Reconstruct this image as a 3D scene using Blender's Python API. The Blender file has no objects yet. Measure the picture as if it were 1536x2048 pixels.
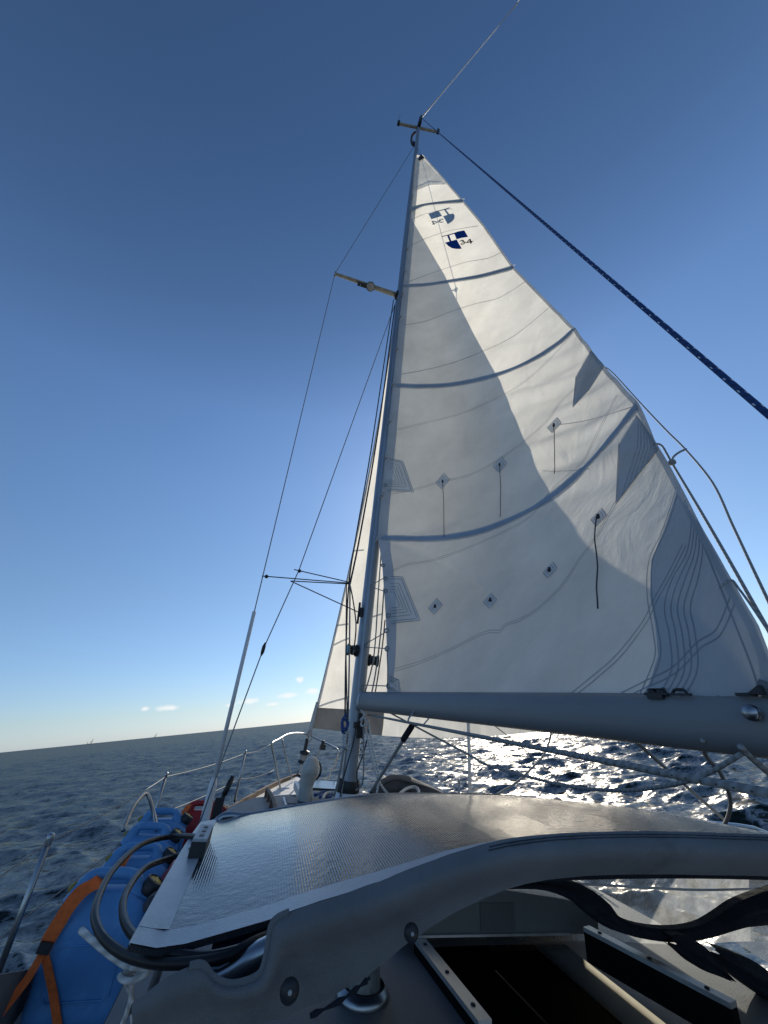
import bpy, bmesh, math, random
import numpy as np
from mathutils import Vector, Matrix, noise
from mathutils.bvhtree import BVHTree

SC = bpy.context.scene
COL = SC.collection
rng = random.Random(7)
# ------------------------------------------------------------------ frames
# boat frame: X starboard, Y forward, Z up the mast, origin at the photographer's eye
F, CX, CY = 769.0, 768.0, 1024.0
H_EYE = 2.30
nz = lambda v: v / np.linalg.norm(v)
def ray(x, y): return np.array([x - CX, CY - y, F]) / F
wup = nz(np.cross(ray(620, 1443), ray(0, 1505)))
if wup[1] < 0: wup = -wup
bup = nz(ray(910, -430))
bf = ray(507, 1450); bf = nz(bf - bup * (bf @ bup))
br = nz(np.cross(bup, bf))
if br[0] < 0: br = -br
R = np.array([br, bf, bup])                     # boat = R @ (right, up, forward)
wz = R @ wup                                    # world up seen in the boat frame
wy = np.array([0, 1.0, 0]); wy = nz(wy - wz * (wy @ wz))
wx = np.cross(wy, wz)
Q = np.array([wx, wy, wz])                      # world = Q @ boat
EYE = np.array([0, 0, H_EYE])
def W(p): return Q @ np.asarray(p, float) + EYE
Q4 = Matrix([list(map(float, r)) for r in Q]).to_4x4()
def bd(x, y): return R @ ray(x, y)              # direction from the eye, boat frame
def at(x, y, Y): d = bd(x, y); return d * (Y / d[1])
def atz(x, y, z): d = bd(x, y); return d * (z / d[2])
def atx(x, y, X): d = bd(x, y); return d * (X / d[0])

# ------------------------------------------------------------------ camera, sky, sun, exposure
cam_d = bpy.data.cameras.new('camera'); cam = bpy.data.objects.new('camera', cam_d); COL.objects.link(cam)
cam_d.sensor_fit = 'VERTICAL'; cam_d.sensor_height = 24.0; cam_d.lens = F / 2048.0 * 24.0
cam_d.clip_start = 0.02; cam_d.clip_end = 40000
M = Q @ np.array([R[:, 0], R[:, 1], -R[:, 2]]).T
m4 = Matrix([list(map(float, r)) for r in M]).to_4x4(); m4.translation = Vector(EYE)
cam.matrix_world = m4
SC.camera = cam

SUN_EL, SUN_PX = 24.0, 1035
_n = np.cross(ray(620, 1443), ray(0, 1505))
_y = CY + (_n[0] * (SUN_PX - CX) + _n[2] * F) / _n[1]
_d = Q @ bd(SUN_PX, _y); SUN_AZ = math.atan2(_d[0], _d[1])
SUN_DIR = np.array([math.sin(SUN_AZ) * math.cos(math.radians(SUN_EL)), math.cos(SUN_AZ) * math.cos(math.radians(SUN_EL)), math.sin(math.radians(SUN_EL))])
sd = bpy.data.lights.new('sun', 'SUN'); sun = bpy.data.objects.new('sun', sd); COL.objects.link(sun)
sd.energy = 4.9; sd.angle = math.radians(0.5); sd.color = (1.0, 0.915, 0.77)
sun.rotation_euler = Vector(SUN_DIR).to_track_quat('Z', 'Y').to_euler(); sun.location = (0, 0, 60)

world = bpy.data.worlds.new('World'); SC.world = world; world.use_nodes = True
nt = world.node_tree; nt.nodes.clear()
wo = nt.nodes.new('ShaderNodeOutputWorld'); bg = nt.nodes.new('ShaderNodeBackground')
sky = nt.nodes.new('ShaderNodeTexSky'); sky.sky_type = 'NISHITA'; sky.sun_disc = False
sky.sun_elevation = math.radians(SUN_EL); sky.sun_rotation = SUN_AZ
sky.air_density = 1.0; sky.dust_density = 0.25; sky.ozone_density = 3.0; sky.altitude = 0
SKY_STRENGTH = 0.13
bg.inputs['Strength'].default_value = SKY_STRENGTH
# small fair weather clouds low over the horizon, part of the sky itself
tc = nt.nodes.new('ShaderNodeTexCoord'); sep = nt.nodes.new('ShaderNodeSeparateXYZ'); nt.links.new(tc.outputs['Generated'], sep.inputs[0])
mp = nt.nodes.new('ShaderNodeMapping'); mp.inputs['Scale'].default_value = (1, 1, 1.6); nt.links.new(tc.outputs['Generated'], mp.inputs[0])
no = nt.nodes.new('ShaderNodeTexNoise'); no.inputs['Scale'].default_value = 60; no.inputs['Detail'].default_value = 7; no.inputs['Roughness'].default_value = 0.62
nt.links.new(mp.outputs[0], no.inputs['Vector'])
acc_ = None
for px_, py_, rx_, rz_ in ((335, 1416, .030, .0075), (290, 1418, .012, .006), (600, 1359, .011, .0085), (575, 1391, .024, .0075), (625, 1383, .022, .009), (500, 1402, .028, .008), (460, 1410, .014, .005), (545, 1408, .018, .005), (660, 1372, .02, .008)):
    c_ = nz(Q @ bd(px_, py_)); sb_ = nt.nodes.new('ShaderNodeVectorMath'); sb_.operation = 'SUBTRACT'; sb_.inputs[1].default_value = tuple(c_); nt.links.new(tc.outputs['Generated'], sb_.inputs[0])
    ml_ = nt.nodes.new('ShaderNodeVectorMath'); ml_.operation = 'MULTIPLY'; ml_.inputs[1].default_value = (1 / rx_, 1 / rx_, 1 / rz_); nt.links.new(sb_.outputs[0], ml_.inputs[0])
    ln_ = nt.nodes.new('ShaderNodeVectorMath'); ln_.operation = 'LENGTH'; nt.links.new(ml_.outputs[0], ln_.inputs[0])
    mr_ = nt.nodes.new('ShaderNodeMapRange'); mr_.inputs['From Min'].default_value = 1.5; mr_.inputs['From Max'].default_value = 0.0; nt.links.new(ln_.outputs['Value'], mr_.inputs['Value'])
    if acc_ is None: acc_ = mr_.outputs[0]
    else:
        m_ = nt.nodes.new('ShaderNodeMath'); m_.operation = 'MAXIMUM'; nt.links.new(acc_, m_.inputs[0]); nt.links.new(mr_.outputs[0], m_.inputs[1]); acc_ = m_.outputs[0]
ad_ = nt.nodes.new('ShaderNodeMath'); ad_.operation = 'ADD'; nt.links.new(acc_, ad_.inputs[0]); nt.links.new(no.outputs['Fac'], ad_.inputs[1])
cr = nt.nodes.new('ShaderNodeMapRange'); cr.inputs['From Min'].default_value = 0.90; cr.inputs['From Max'].default_value = 1.35; nt.links.new(ad_.outputs[0], cr.inputs['Value'])
mu = cr
mu2 = nt.nodes.new('ShaderNodeMath'); mu2.operation = 'MULTIPLY'; mu2.inputs[1].default_value = 0.75; nt.links.new(cr.outputs[0], mu2.inputs[0])
mx = nt.nodes.new('ShaderNodeMix'); mx.data_type = 'RGBA'
tint = nt.nodes.new('ShaderNodeValToRGB'); te = tint.color_ramp.elements
te[0].position = 0.0; te[0].color = (.60, .745, 1.14, 1); te[1].position = .95; te[1].color = (.52, .66, .78, 1)
for p_, c_ in ((.04, (.63, .72, .92, 1)), (.28, (.80, .87, .94, 1)), (.52, (.88, 1.0, 1.10, 1)), (.66, (.86, 1.0, 1.13, 1)), (.82, (.64, .77, .88, 1))): q_ = te.new(p_); q_.color = c_
nt.links.new(sep.outputs['Z'], tint.inputs[0])
tm = nt.nodes.new('ShaderNodeMix'); tm.data_type = 'RGBA'; tm.blend_type = 'MULTIPLY'; tm.inputs['Factor'].default_value = 1.0
nt.links.new(sky.outputs[0], tm.inputs['A']); nt.links.new(tint.outputs[0], tm.inputs['B'])
nt.links.new(mu2.outputs[0], mx.inputs['Factor']); nt.links.new(tm.outputs['Result'], mx.inputs['A'])
mx.inputs['B'].default_value = (7.6, 7.6, 7.5, 1)
nt.links.new(mx.outputs['Result'], bg.inputs['Color']); nt.links.new(bg.outputs[0], wo.inputs[0])
SC.view_settings.view_transform = 'Standard'; SC.view_settings.look = 'None'
SC.view_settings.exposure = 0.0; SC.view_settings.gamma = 1.0; SC.view_settings.use_curve_mapping = False
SC.render.engine = 'CYCLES'
SC.cycles.max_bounces = 8; SC.cycles.transparent_max_bounces = 12; SC.cycles.sample_clamp_indirect = 4.0; SC.cycles.sample_clamp_direct = 8.0
SC.cycles.use_denoising = True
try: SC.cycles.denoiser = 'OPENIMAGEDENOISE'
except Exception: pass

# ------------------------------------------------------------------ helpers
class MB:
    """collects boxes, tubes, strips; build() links them as ONE mesh object (boat coordinates)"""
    def __init__(s): s.v = []; s.f = []; s.uv = []; s.sm = []; s.mi = []; s.cur = 0
    def add(s, vs, fs, uvs=None, smooth=True):
        o = len(s.v); s.v += [np.asarray(p, float) for p in vs]
        for k, f in enumerate(fs):
            s.f.append([o + i for i in f]); s.sm.append(smooth); s.mi.append(s.cur)
            s.uv.append([uvs[i] for i in f] if uvs is not None else [(0, 0)] * len(f))
        return s
    def box(s, c, d, ax=None):
        c = np.asarray(c, float); A = np.eye(3) if ax is None else np.asarray(ax, float)
        vs = [c + A[0] * d[0] * i / 2 + A[1] * d[1] * j / 2 + A[2] * d[2] * k / 2 for i in (-1, 1) for j in (-1, 1) for k in (-1, 1)]
        fs = [(0, 1, 3, 2), (4, 6, 7, 5), (0, 4, 5, 1), (2, 3, 7, 6), (0, 2, 6, 4), (1, 5, 7, 3)]
        return s.add(vs, fs, smooth=False)
    def hexa(s, p8): return s.add(p8, [(0, 1, 3, 2), (4, 6, 7, 5), (0, 4, 5, 1), (2, 3, 7, 6), (0, 2, 6, 4), (1, 5, 7, 3)], smooth=False)
    def bar(s, a, b, w, h, up=(0, 0, 1)):
        a = np.asarray(a, float); b = np.asarray(b, float); d = b - a; L = np.linalg.norm(d); d /= L
        up = np.asarray(up, float); side = nz(np.cross(d, up)); u = np.cross(side, d)
        return s.box((a + b) / 2, (L, w, h), (d, side, u))
    def tube(s, pts, r, n=8, caps=True, sq=None):
        P = [np.asarray(p, float) for p in pts]; N = len(P)
        rr = list(r) if hasattr(r, '__len__') else [r] * N
        T = []
        for i in range(N):
            t = P[min(i + 1, N - 1)] - P[max(i - 1, 0)]; T.append(t / (np.linalg.norm(t) + 1e-12))
        u = np.array([0, 0, 1.0]) if abs(T[0][2]) < 0.9 else np.array([1.0, 0, 0])
        vs = []; uvs = []; L = 0
        for i in range(N):
            if i: L += np.linalg.norm(P[i] - P[i - 1])
            u = u - T[i] * (u @ T[i]); u /= np.linalg.norm(u) + 1e-12; w = np.cross(T[i], u)
            for k in range(n + 1):
                a = 2 * math.pi * k / n; x, y = math.cos(a), math.sin(a)
                if sq: x, y = x * sq[0], y * sq[1]
                vs.append(P[i] + (u * x + w * y) * rr[i]); uvs.append((L, k / n))
        fs = [(i * (n + 1) + k, i * (n + 1) + k + 1, (i + 1) * (n + 1) + k + 1, (i + 1) * (n + 1) + k) for i in range(N - 1) for k in range(n)]
        if caps:
            fs.append(tuple(range(n - 1, -1, -1))); fs.append(tuple((N - 1) * (n + 1) + k for k in range(n)))
        return s.add(vs, fs, uvs)
    def grid(s, rows, uvs=None, smooth=True):
        n = len(rows[0]); vs = [p for r in rows for p in r]
        uv = [q for r in uvs for q in r] if uvs else [(j / (n - 1), i / max(1, len(rows) - 1)) for i in range(len(rows)) for j in range(n)]
        fs = [(i * n + j, i * n + j + 1, (i + 1) * n + j + 1, (i + 1) * n + j) for i in range(len(rows) - 1) for j in range(n - 1)]
        return s.add(vs, fs, uv, smooth)
    def lathe(s, c, ax, prof, n=20):
        """prof: list of (radius, height along ax)"""
        c = np.asarray(c, float); ax = nz(np.asarray(ax, float)); u = np.array([1.0, 0, 0]) if abs(ax[0]) < 0.8 else np.array([0, 1.0, 0])
        u = nz(u - ax * (u @ ax)); w = np.cross(ax, u)
        rows = [[c + ax * h + (u * math.cos(2 * math.pi * k / n) + w * math.sin(2 * math.pi * k / n)) * max(r, 1e-4) for k in range(n + 1)] for r, h in prof]
        return s.grid(rows)
    def slab(s, poly, off):
        """closed polygon (points) given a thickness vector"""
        n = len(poly); off = np.asarray(off, float); top = [np.asarray(p, float) for p in poly]; bot = [p + off for p in top]
        bm = bmesh.new(); bv = [bm.verts.new(p) for p in top]; fc = bm.faces.new(bv); r = bmesh.ops.triangulate(bm, faces=[fc])
        bm.verts.index_update(); tris = [tuple(v.index for v in f.verts) for f in bm.faces]; bm.free()
        fs = list(tris) + [tuple(n + i for i in reversed(t)) for t in tris] + [(i, (i + 1) % n, n + (i + 1) % n, n + i) for i in range(n)]
        return s.add(top + bot, fs, smooth=False)
    def build(s, name, mats, parent=None, base=None, weld=True):
        me = bpy.data.meshes.new(name)
        if parent is not None: base = np.array(parent['_b'])
        elif base is None:
            a = np.array(s.v); base = np.array([a[:, 0].mean(), a[:, 1].mean(), a[:, 2].min()])
        me.from_pydata([tuple(p - base) for p in s.v], [], s.f)
        ul = me.uv_layers.new(name='UVMap'); flat = [c for f in s.uv for q in f for c in q]; ul.data.foreach_set('uv', flat)
        me.polygons.foreach_set('use_smooth', s.sm)
        mats = mats if isinstance(mats, (list, tuple)) else [mats]
        for m in mats: me.materials.append(m)
        if max(s.mi, default=0) > 0: me.polygons.foreach_set('material_index', s.mi)
        me.update()
        o = bpy.data.objects.new(name, me); COL.objects.link(o)
        o['_b'] = list(map(float, base))
        if parent is not None: o.parent = parent
        else:
            mm = Q4.copy(); mm.translation = Vector(W(base)); o.matrix_world = mm
        return o
def tag(o, label=None, cat=None, group=None, kind=None):
    if label: o['label'] = label
    if cat: o['category'] = cat
    if group: o['group'] = group
    if kind: o['kind'] = kind
    return o
def thing(name, label, cat, base, group=None, yaw=0):
    o = bpy.data.objects.new(name, None); COL.objects.link(o); o.empty_display_size = 0.1
    mm = Q4 @ Matrix.Rotation(yaw, 4, 'Z'); mm.translation = Vector(W(base)); o.matrix_world = mm
    o['_b'] = list(map(float, base))
    return tag(o, label, cat, group)
def local_thing(name, label, cat, base, group=None, yaw=0):
    """children given in coordinates relative to the base"""
    o = thing(name, label, cat, base, group, yaw); o['_b'] = [0.0, 0.0, 0.0]; return o
def done(o): pass
def copy_tree(o, base, yaw=0):
    c = o.copy(); COL.objects.link(c)
    mm = Q4 @ Matrix.Rotation(yaw, 4, 'Z'); mm.translation = Vector(W(base)); c.matrix_world = mm
    for ch in o.children:
        d = ch.copy(); COL.objects.link(d); d.parent = c
        for g in ch.children:
            h = g.copy(); COL.objects.link(h); h.parent = d
    return c
def spline(pts, k=6):
    P = [np.asarray(p, float) for p in pts]; out = []
    for i in range(len(P) - 1):
        a, b, c, d = P[max(i - 1, 0)], P[i], P[i + 1], P[min(i + 2, len(P) - 1)]
        for j in range(k):
            t = j / k
            out.append(.5 * (2 * b + (c - a) * t + (2 * a - 5 * b + 4 * c - d) * t * t + (3 * b - a - 3 * c + d) * t ** 3))
    out.append(P[-1]); return out
def straight(a, b, n=12): return [np.asarray(a, float) * (1 - i / n) + np.asarray(b, float) * i / n for i in range(n + 1)]
def sag(a, b, s, n=16): return [p - np.array([0, 0, s * 4 * (i / n) * (1 - i / n)]) for i, p in enumerate(straight(a, b, n))]

SB = Q.T @ SUN_DIR                               # sun direction in the boat frame
_P = np.array([1.761, 3.614, 6.397]); tipS = _P + SB * ((2.06 - _P[0]) / SB[0])
tipP = np.array([-.245, 4.06, 6.44])
# ------------------------------------------------------------------ materials
def new_mat(name):
    m = bpy.data.materials.new(name); m.use_nodes = True; m.node_tree.nodes.clear(); return m, m.node_tree
def N(t, kind, **kw):
    n = t.nodes.new('ShaderNode' + kind)
    for k, v in kw.items():
        if k in n.inputs: n.inputs[k].default_value = v
        else: setattr(n, k, v)
    return n
def pbr(name, col, rough=.5, metal=0., var=.12, vscale=6., bump=.0, bscale=60., dirt=None, dscale=3., coat=0., spec=.5, coords='Object', stretch=(1, 1, 1), rvar=.1, folds=None):
    m, t = new_mat(name); L = t.links.new
    out = N(t, 'OutputMaterial'); b = N(t, 'BsdfPrincipled', Roughness=rough, Metallic=metal)
    b.inputs['Specular IOR Level'].default_value = spec; b.inputs['Coat Weight'].default_value = coat
    tcn = N(t, 'TexCoord'); mpn = N(t, 'Mapping'); mpn.inputs['Scale'].default_value = stretch; L(tcn.outputs[coords], mpn.inputs[0])
    n1 = N(t, 'TexNoise', Scale=vscale, Detail=5.0, Roughness=.6); L(mpn.outputs[0], n1.inputs['Vector'])
    mr = N(t, 'MapRange'); mr.inputs['To Min'].default_value = 1 - var; mr.inputs['To Max'].default_value = 1 + var; L(n1.outputs['Fac'], mr.inputs['Value'])
    mr.inputs['From Min'].default_value = .3; mr.inputs['From Max'].default_value = .7
    hs = N(t, 'HueSaturation'); hs.inputs['Color'].default_value = (*col, 1); L(mr.outputs[0], hs.inputs['Value'])
    colout = hs.outputs[0]
    if dirt is not None:
        n2 = N(t, 'TexNoise', Scale=dscale, Detail=8.0, Roughness=.7); L(mpn.outputs[0], n2.inputs['Vector'])
        r2 = N(t, 'MapRange'); r2.inputs['From Min'].default_value = .52; r2.inputs['From Max'].default_value = .72; r2.inputs['To Max'].default_value = .85; L(n2.outputs['Fac'], r2.inputs['Value'])
        mxn = N(t, 'Mix', data_type='RGBA'); L(r2.outputs[0], mxn.inputs['Factor']); L(colout, mxn.inputs['A']); mxn.inputs['B'].default_value = (*dirt, 1); colout = mxn.outputs['Result']
    L(colout, b.inputs['Base Color'])
    r3 = N(t, 'MapRange'); r3.inputs['To Min'].default_value = max(.02, rough - rvar); r3.inputs['To Max'].default_value = min(1, rough + rvar); L(n1.outputs['Fac'], r3.inputs['Value']); L(r3.outputs[0], b.inputs['Roughness'])
    if bump > 0:
        n3 = N(t, 'TexNoise', Scale=bscale, Detail=4.0, Roughness=.6); L(mpn.outputs[0], n3.inputs['Vector'])
        bp = N(t, 'Bump', Strength=bump, Distance=.01); L(n3.outputs['Fac'], bp.inputs['Height']); L(bp.outputs[0], b.inputs['Normal'])
        if folds:
            n5 = N(t, 'TexNoise', Scale=folds[1], Detail=3.0, Roughness=.5, Distortion=1.2); L(tcn.outputs[coords], n5.inputs['Vector'])
            bp5 = N(t, 'Bump', Strength=folds[0], Distance=folds[2]); L(n5.outputs['Fac'], bp5.inputs['Height']); L(bp5.outputs[0], bp.inputs['Normal'])
    L(b.outputs[0], out.inputs[0]); return m
def rope_mat(name, col, fleck=None, per=.05, rough=.8):
    m, t = new_mat(name); L = t.links.new
    out = N(t, 'OutputMaterial'); b = N(t, 'BsdfPrincipled', Roughness=rough)
    uv = N(t, 'UVMap'); mpn = N(t, 'Mapping'); mpn.inputs['Scale'].default_value = (1 / .012, 2, 1); mpn.inputs['Rotation'].default_value = (0, 0, .0); L(uv.outputs[0], mpn.inputs[0])
    wv = N(t, 'TexWave', Scale=.32, Distortion=.6); wv.wave_type = 'BANDS'; wv.bands_direction = 'DIAGONAL'; L(mpn.outputs[0], wv.inputs['Vector'])
    mr = N(t, 'MapRange'); mr.inputs['To Min'].default_value = .7; mr.inputs['To Max'].default_value = 1.1; L(wv.outputs['Fac'], mr.inputs['Value'])
    hs = N(t, 'HueSaturation'); hs.inputs['Color'].default_value = (*col, 1); L(mr.outputs[0], hs.inputs['Value']); co = hs.outputs[0]
    if fleck:
        sp = N(t, 'SeparateXYZ'); L(uv.outputs[0], sp.inputs[0])
        mm = N(t, 'Math', operation='MULTIPLY'); mm.inputs[1].default_value = 1 / per; L(sp.outputs[0], mm.inputs[0])
        ad = N(t, 'Math', operation='MULTIPLY_ADD'); ad.inputs[1].default_value = 1.0; L(sp.outputs[1], ad.inputs[0]); L(mm.outputs[0], ad.inputs[2])
        fr = N(t, 'Math', operation='FRACT'); L(ad.outputs[0], fr.inputs[0])
        lt = N(t, 'Math', operation='LESS_THAN'); lt.inputs[1].default_value = .16; L(fr.outputs[0], lt.inputs[0])
        f2 = N(t, 'Math', operation='MULTIPLY'); f2.inputs[1].default_value = 4.0; L(sp.outputs[1], f2.inputs[0])
        f3 = N(t, 'Math', operation='FRACT'); L(f2.outputs[0], f3.inputs[0]); l2 = N(t, 'Math', operation='LESS_THAN'); l2.inputs[1].default_value = .30; L(f3.outputs[0], l2.inputs[0])
        mm2 = N(t, 'Math', operation='MULTIPLY'); L(lt.outputs[0], mm2.inputs[0]); L(l2.outputs[0], mm2.inputs[1])
        mxn = N(t, 'Mix', data_type='RGBA'); L(mm2.outputs[0], mxn.inputs['Factor']); L(co, mxn.inputs['A']); mxn.inputs['B'].default_value = (*fleck, 1); co = mxn.outputs['Result']
    L(co, b.inputs['Base Color'])
    bp = N(t, 'Bump', Strength=.5, Distance=.002); L(wv.outputs['Fac'], bp.inputs['Height']); L(bp.outputs[0], b.inputs['Normal'])
    L(b.outputs[0], out.inputs[0]); return m
def cloth(name, col, trans=.5, tcol=None, wrinkle=.35, mott=.10, spots=False, wscale=3.0):
    """woven sailcloth: part reflects, part lets light through"""
    m, t = new_mat(name); L = t.links.new; out = N(t, 'OutputMaterial')
    tcn = N(t, 'TexCoord'); n1 = N(t, 'TexNoise', Scale=2.2, Detail=7.0, Roughness=.62); L(tcn.outputs['Object'], n1.inputs['Vector'])
    mr = N(t, 'MapRange'); mr.inputs['From Min'].default_value = .3; mr.inputs['From Max'].default_value = .7; mr.inputs['To Min'].default_value = 1 - mott; mr.inputs['To Max'].default_value = 1 + mott; L(n1.outputs['Fac'], mr.inputs['Value'])
    def shade(c):
        hs = N(t, 'HueSaturation'); hs.inputs['Color'].default_value = (*c, 1); L(mr.outputs[0], hs.inputs['Value']); o = hs.outputs[0]
        if spots:
            n2 = N(t, 'TexNoise', Scale=9.0, Detail=8.0, Roughness=.75); L(tcn.outputs['Object'], n2.inputs['Vector'])
            r2 = N(t, 'MapRange'); r2.inputs['From Min'].default_value = .60; r2.inputs['From Max'].default_value = .78; r2.inputs['To Max'].default_value = .5; L(n2.outputs['Fac'], r2.inputs['Value'])
            mxn = N(t, 'Mix', data_type='RGBA'); L(r2.outputs[0], mxn.inputs['Factor']); L(o, mxn.inputs['A']); mxn.inputs['B'].default_value = (c[0] * .55, c[1] * .5, c[2] * .42, 1); o = mxn.outputs['Result']
        return o
    d = N(t, 'BsdfDiffuse', Roughness=.4); L(shade(col), d.inputs[0]); tr = N(t, 'BsdfTranslucent'); L(shade(tcol or col), tr.inputs[0])
    n3 = N(t, 'TexNoise', Scale=wscale, Detail=5.0, Roughness=.55, Distortion=.8); mpn = N(t, 'Mapping'); mpn.inputs['Rotation'].default_value = (.3, .5, .2); mpn.inputs['Scale'].default_value = (1, 1.0, .55); L(tcn.outputs['Object'], mpn.inputs[0]); L(mpn.outputs[0], n3.inputs['Vector'])
    bp = N(t, 'Bump', Strength=wrinkle, Distance=.06); L(n3.outputs['Fac'], bp.inputs['Height'])
    n4 = N(t, 'TexNoise', Scale=26.0, Detail=4.0, Roughness=.6); L(mpn.outputs[0], n4.inputs['Vector'])
    bp2 = N(t, 'Bump', Strength=wrinkle * .8, Distance=.008); L(n4.outputs['Fac'], bp2.inputs['Height']); L(bp.outputs[0], bp2.inputs['Normal'])
    L(bp2.outputs[0], d.inputs['Normal']); L(bp2.outputs[0], tr.inputs['Normal'])
    mxs = N(t, 'MixShader'); mxs.inputs[0].default_value = trans; L(d.outputs[0], mxs.inputs[1]); L(tr.outputs[0], mxs.inputs[2]); L(mxs.outputs[0], out.inputs[0]); return m

m_sail = cloth('sailcloth', (.80, .79, .75), .52, (.80, .77, .70), wrinkle=.30)
m_jib = cloth('jib_cloth', (.80, .78, .72), .50, (.84, .80, .72), wrinkle=.3)
m_seam = cloth('seam_tape', (.57, .60, .63), .42, (.58, .60, .61), wrinkle=.1)
m_patch = cloth('reinforcement_cloth', (.78, .80, .82), .42, (.80, .80, .78), wrinkle=.1)
m_batten = cloth('batten_cloth', (.38, .46, .56), .22, (.3, .36, .42), wrinkle=.05)
m_luff = cloth('luff_tape', (.55, .60, .66), .35, (.5, .53, .55), wrinkle=.1)
m_uv = cloth('weathered_strip', (.23, .228, .222), .22, (.22, .205, .185), wrinkle=.4, mott=.25, spots=True)
m_logo = cloth('blue_insignia', (.010, .045, .24), .15, (.01, .05, .25), wrinkle=.0, mott=.05)
m_logo_back = cloth('blue_insignia_reverse', (.012, .05, .24), .35, (.03, .12, .35), wrinkle=.0, mott=.05)
m_numeral = cloth('black_numeral', (.03, .035, .06), .1, wrinkle=0., mott=.02)
m_alu = pbr('anodised_aluminium', (.30, .33, .37), .42, .55, var=.15, vscale=3, bump=.05, bscale=30, stretch=(1, 1, .2), dirt=(.2, .2, .21), dscale=4)
m_boom = pbr('boom_aluminium', (.21, .215, .22), .48, .10, var=.12, vscale=5, bump=.05, bscale=40, stretch=(1, .3, 1), dirt=(.16, .17, .18), dscale=5)
m_spreader = pbr('weathered_spreader', (.42, .40, .33), .55, .3, var=.2, vscale=8)
m_line = pbr('lifeline_cover', (.16, .165, .17), .6)
m_steel = pbr('stainless_steel', (.33, .34, .35), .30, 1.0, var=.1, vscale=20, rvar=.08)
m_wire = pbr('rigging_wire', (.22, .23, .25), .4, .8, var=.1, vscale=40)
m_black = pbr('black_fitting', (.015, .016, .018), .5, 0, var=.3, vscale=20)
m_rubber = pbr('black_cable', (.008, .008, .009), .42, 0, var=.2, vscale=40, spec=.25)
m_gel = pbr('white_gelcoat', (.66, .67, .66), .35, 0, var=.06, vscale=4, dirt=(.42, .42, .40), dscale=2.5, bump=.05, bscale=80)
m_deck = pbr('nonskid_deck', (.52, .53, .53), .65, 0, var=.08, vscale=5, bump=.35, bscale=260, dirt=(.36, .35, .33), dscale=4)
m_cabin = pbr('cabin_top_paint', (.115, .12, .127), .6, 0, var=.06, vscale=6, bump=.25, bscale=220)
m_teak = pbr('weathered_teak', (.13, .082, .05), .7, 0, var=.35, vscale=6, stretch=(1, .15, 1), bump=.3, bscale=30, dirt=(.12, .09, .07), dscale=8)
m_plank = pbr('grey_plank', (.12, .11, .10), .8, 0, var=.3, vscale=8, stretch=(1, .1, 1), bump=.3, bscale=30)
m_hatch = pbr('hatch_gelcoat', (.13, .135, .13), .5, 0, var=.06, vscale=6, bump=.1, bscale=150)
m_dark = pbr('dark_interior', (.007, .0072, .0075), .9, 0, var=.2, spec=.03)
m_canvas = pbr('grey_canvas', (.170, .178, .182), .85, 0, var=.14, vscale=5, bump=.4, bscale=420, spec=.2, dirt=(.085, .09, .09), dscale=4, folds=(.35, 9.0, .010))
m_canvas_d = pbr('dark_canvas', (.016, .019, .026), .85, 0, var=.3, vscale=9, bump=.4, bscale=200, spec=.2, folds=(.9, 16.0, .02))
m_canvas_b = pbr('blue_canvas', (.02, .05, .16), .8, 0, var=.2, vscale=9, bump=.3, bscale=200, spec=.2)
m_bag = pbr('grey_bag_cloth', (.070, .073, .080), .85, 0, var=.2, vscale=6, bump=.5, bscale=18, spec=.2)
m_blue = pbr('blue_polythene', (.085, .25, .50), .45, 0, var=.12, vscale=7, bump=.12, bscale=35, spec=.35, dirt=(.14, .33, .55), dscale=7)
m_red = pbr('red_polythene', (.30, .018, .02), .42, 0, var=.15, vscale=7, bump=.12, bscale=35, spec=.4)
m_yellow = pbr('yellow_plastic', (.55, .36, .03), .5, 0, var=.15, vscale=20)
m_olive = pbr('yellow_vent_plastic', (.22, .18, .035), .5, 0, var=.2, vscale=20)
m_orange = pbr('orange_webbing', (.78, .16, .04), .8, 0, var=.18, vscale=40, bump=.5, bscale=300, spec=.2)
m_cowl = pbr('weathered_cowl', (.48, .47, .43), .5, 0, var=.1, vscale=8, dirt=(.33, .31, .27), dscale=9)
m_wht_pl = pbr('white_plastic', (.70, .70, .70), .4, 0, var=.06, vscale=10)
m_grey_pl = pbr('grey_plastic', (.36, .37, .37), .5, 0, var=.1, vscale=30)
m_teal = pbr('winch_blue_end', (.10, .35, .45), .4, .2)
r_white = rope_mat('white_rope', (.60, .59, .56))
r_grey = rope_mat('grey_rope', (.30, .30, .29))
r_dark = rope_mat('dark_rope', (.05, .055, .065))
r_blue = rope_mat('blue_rope', (.012, .05, .17), (.65, .68, .72), .06)
r_blue2 = rope_mat('blue_halyard', (.02, .07, .25), (.3, .35, .45), .03)
r_fleck = rope_mat('flecked_rope', (.26, .265, .26), (.05, .06, .06), .03)

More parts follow.
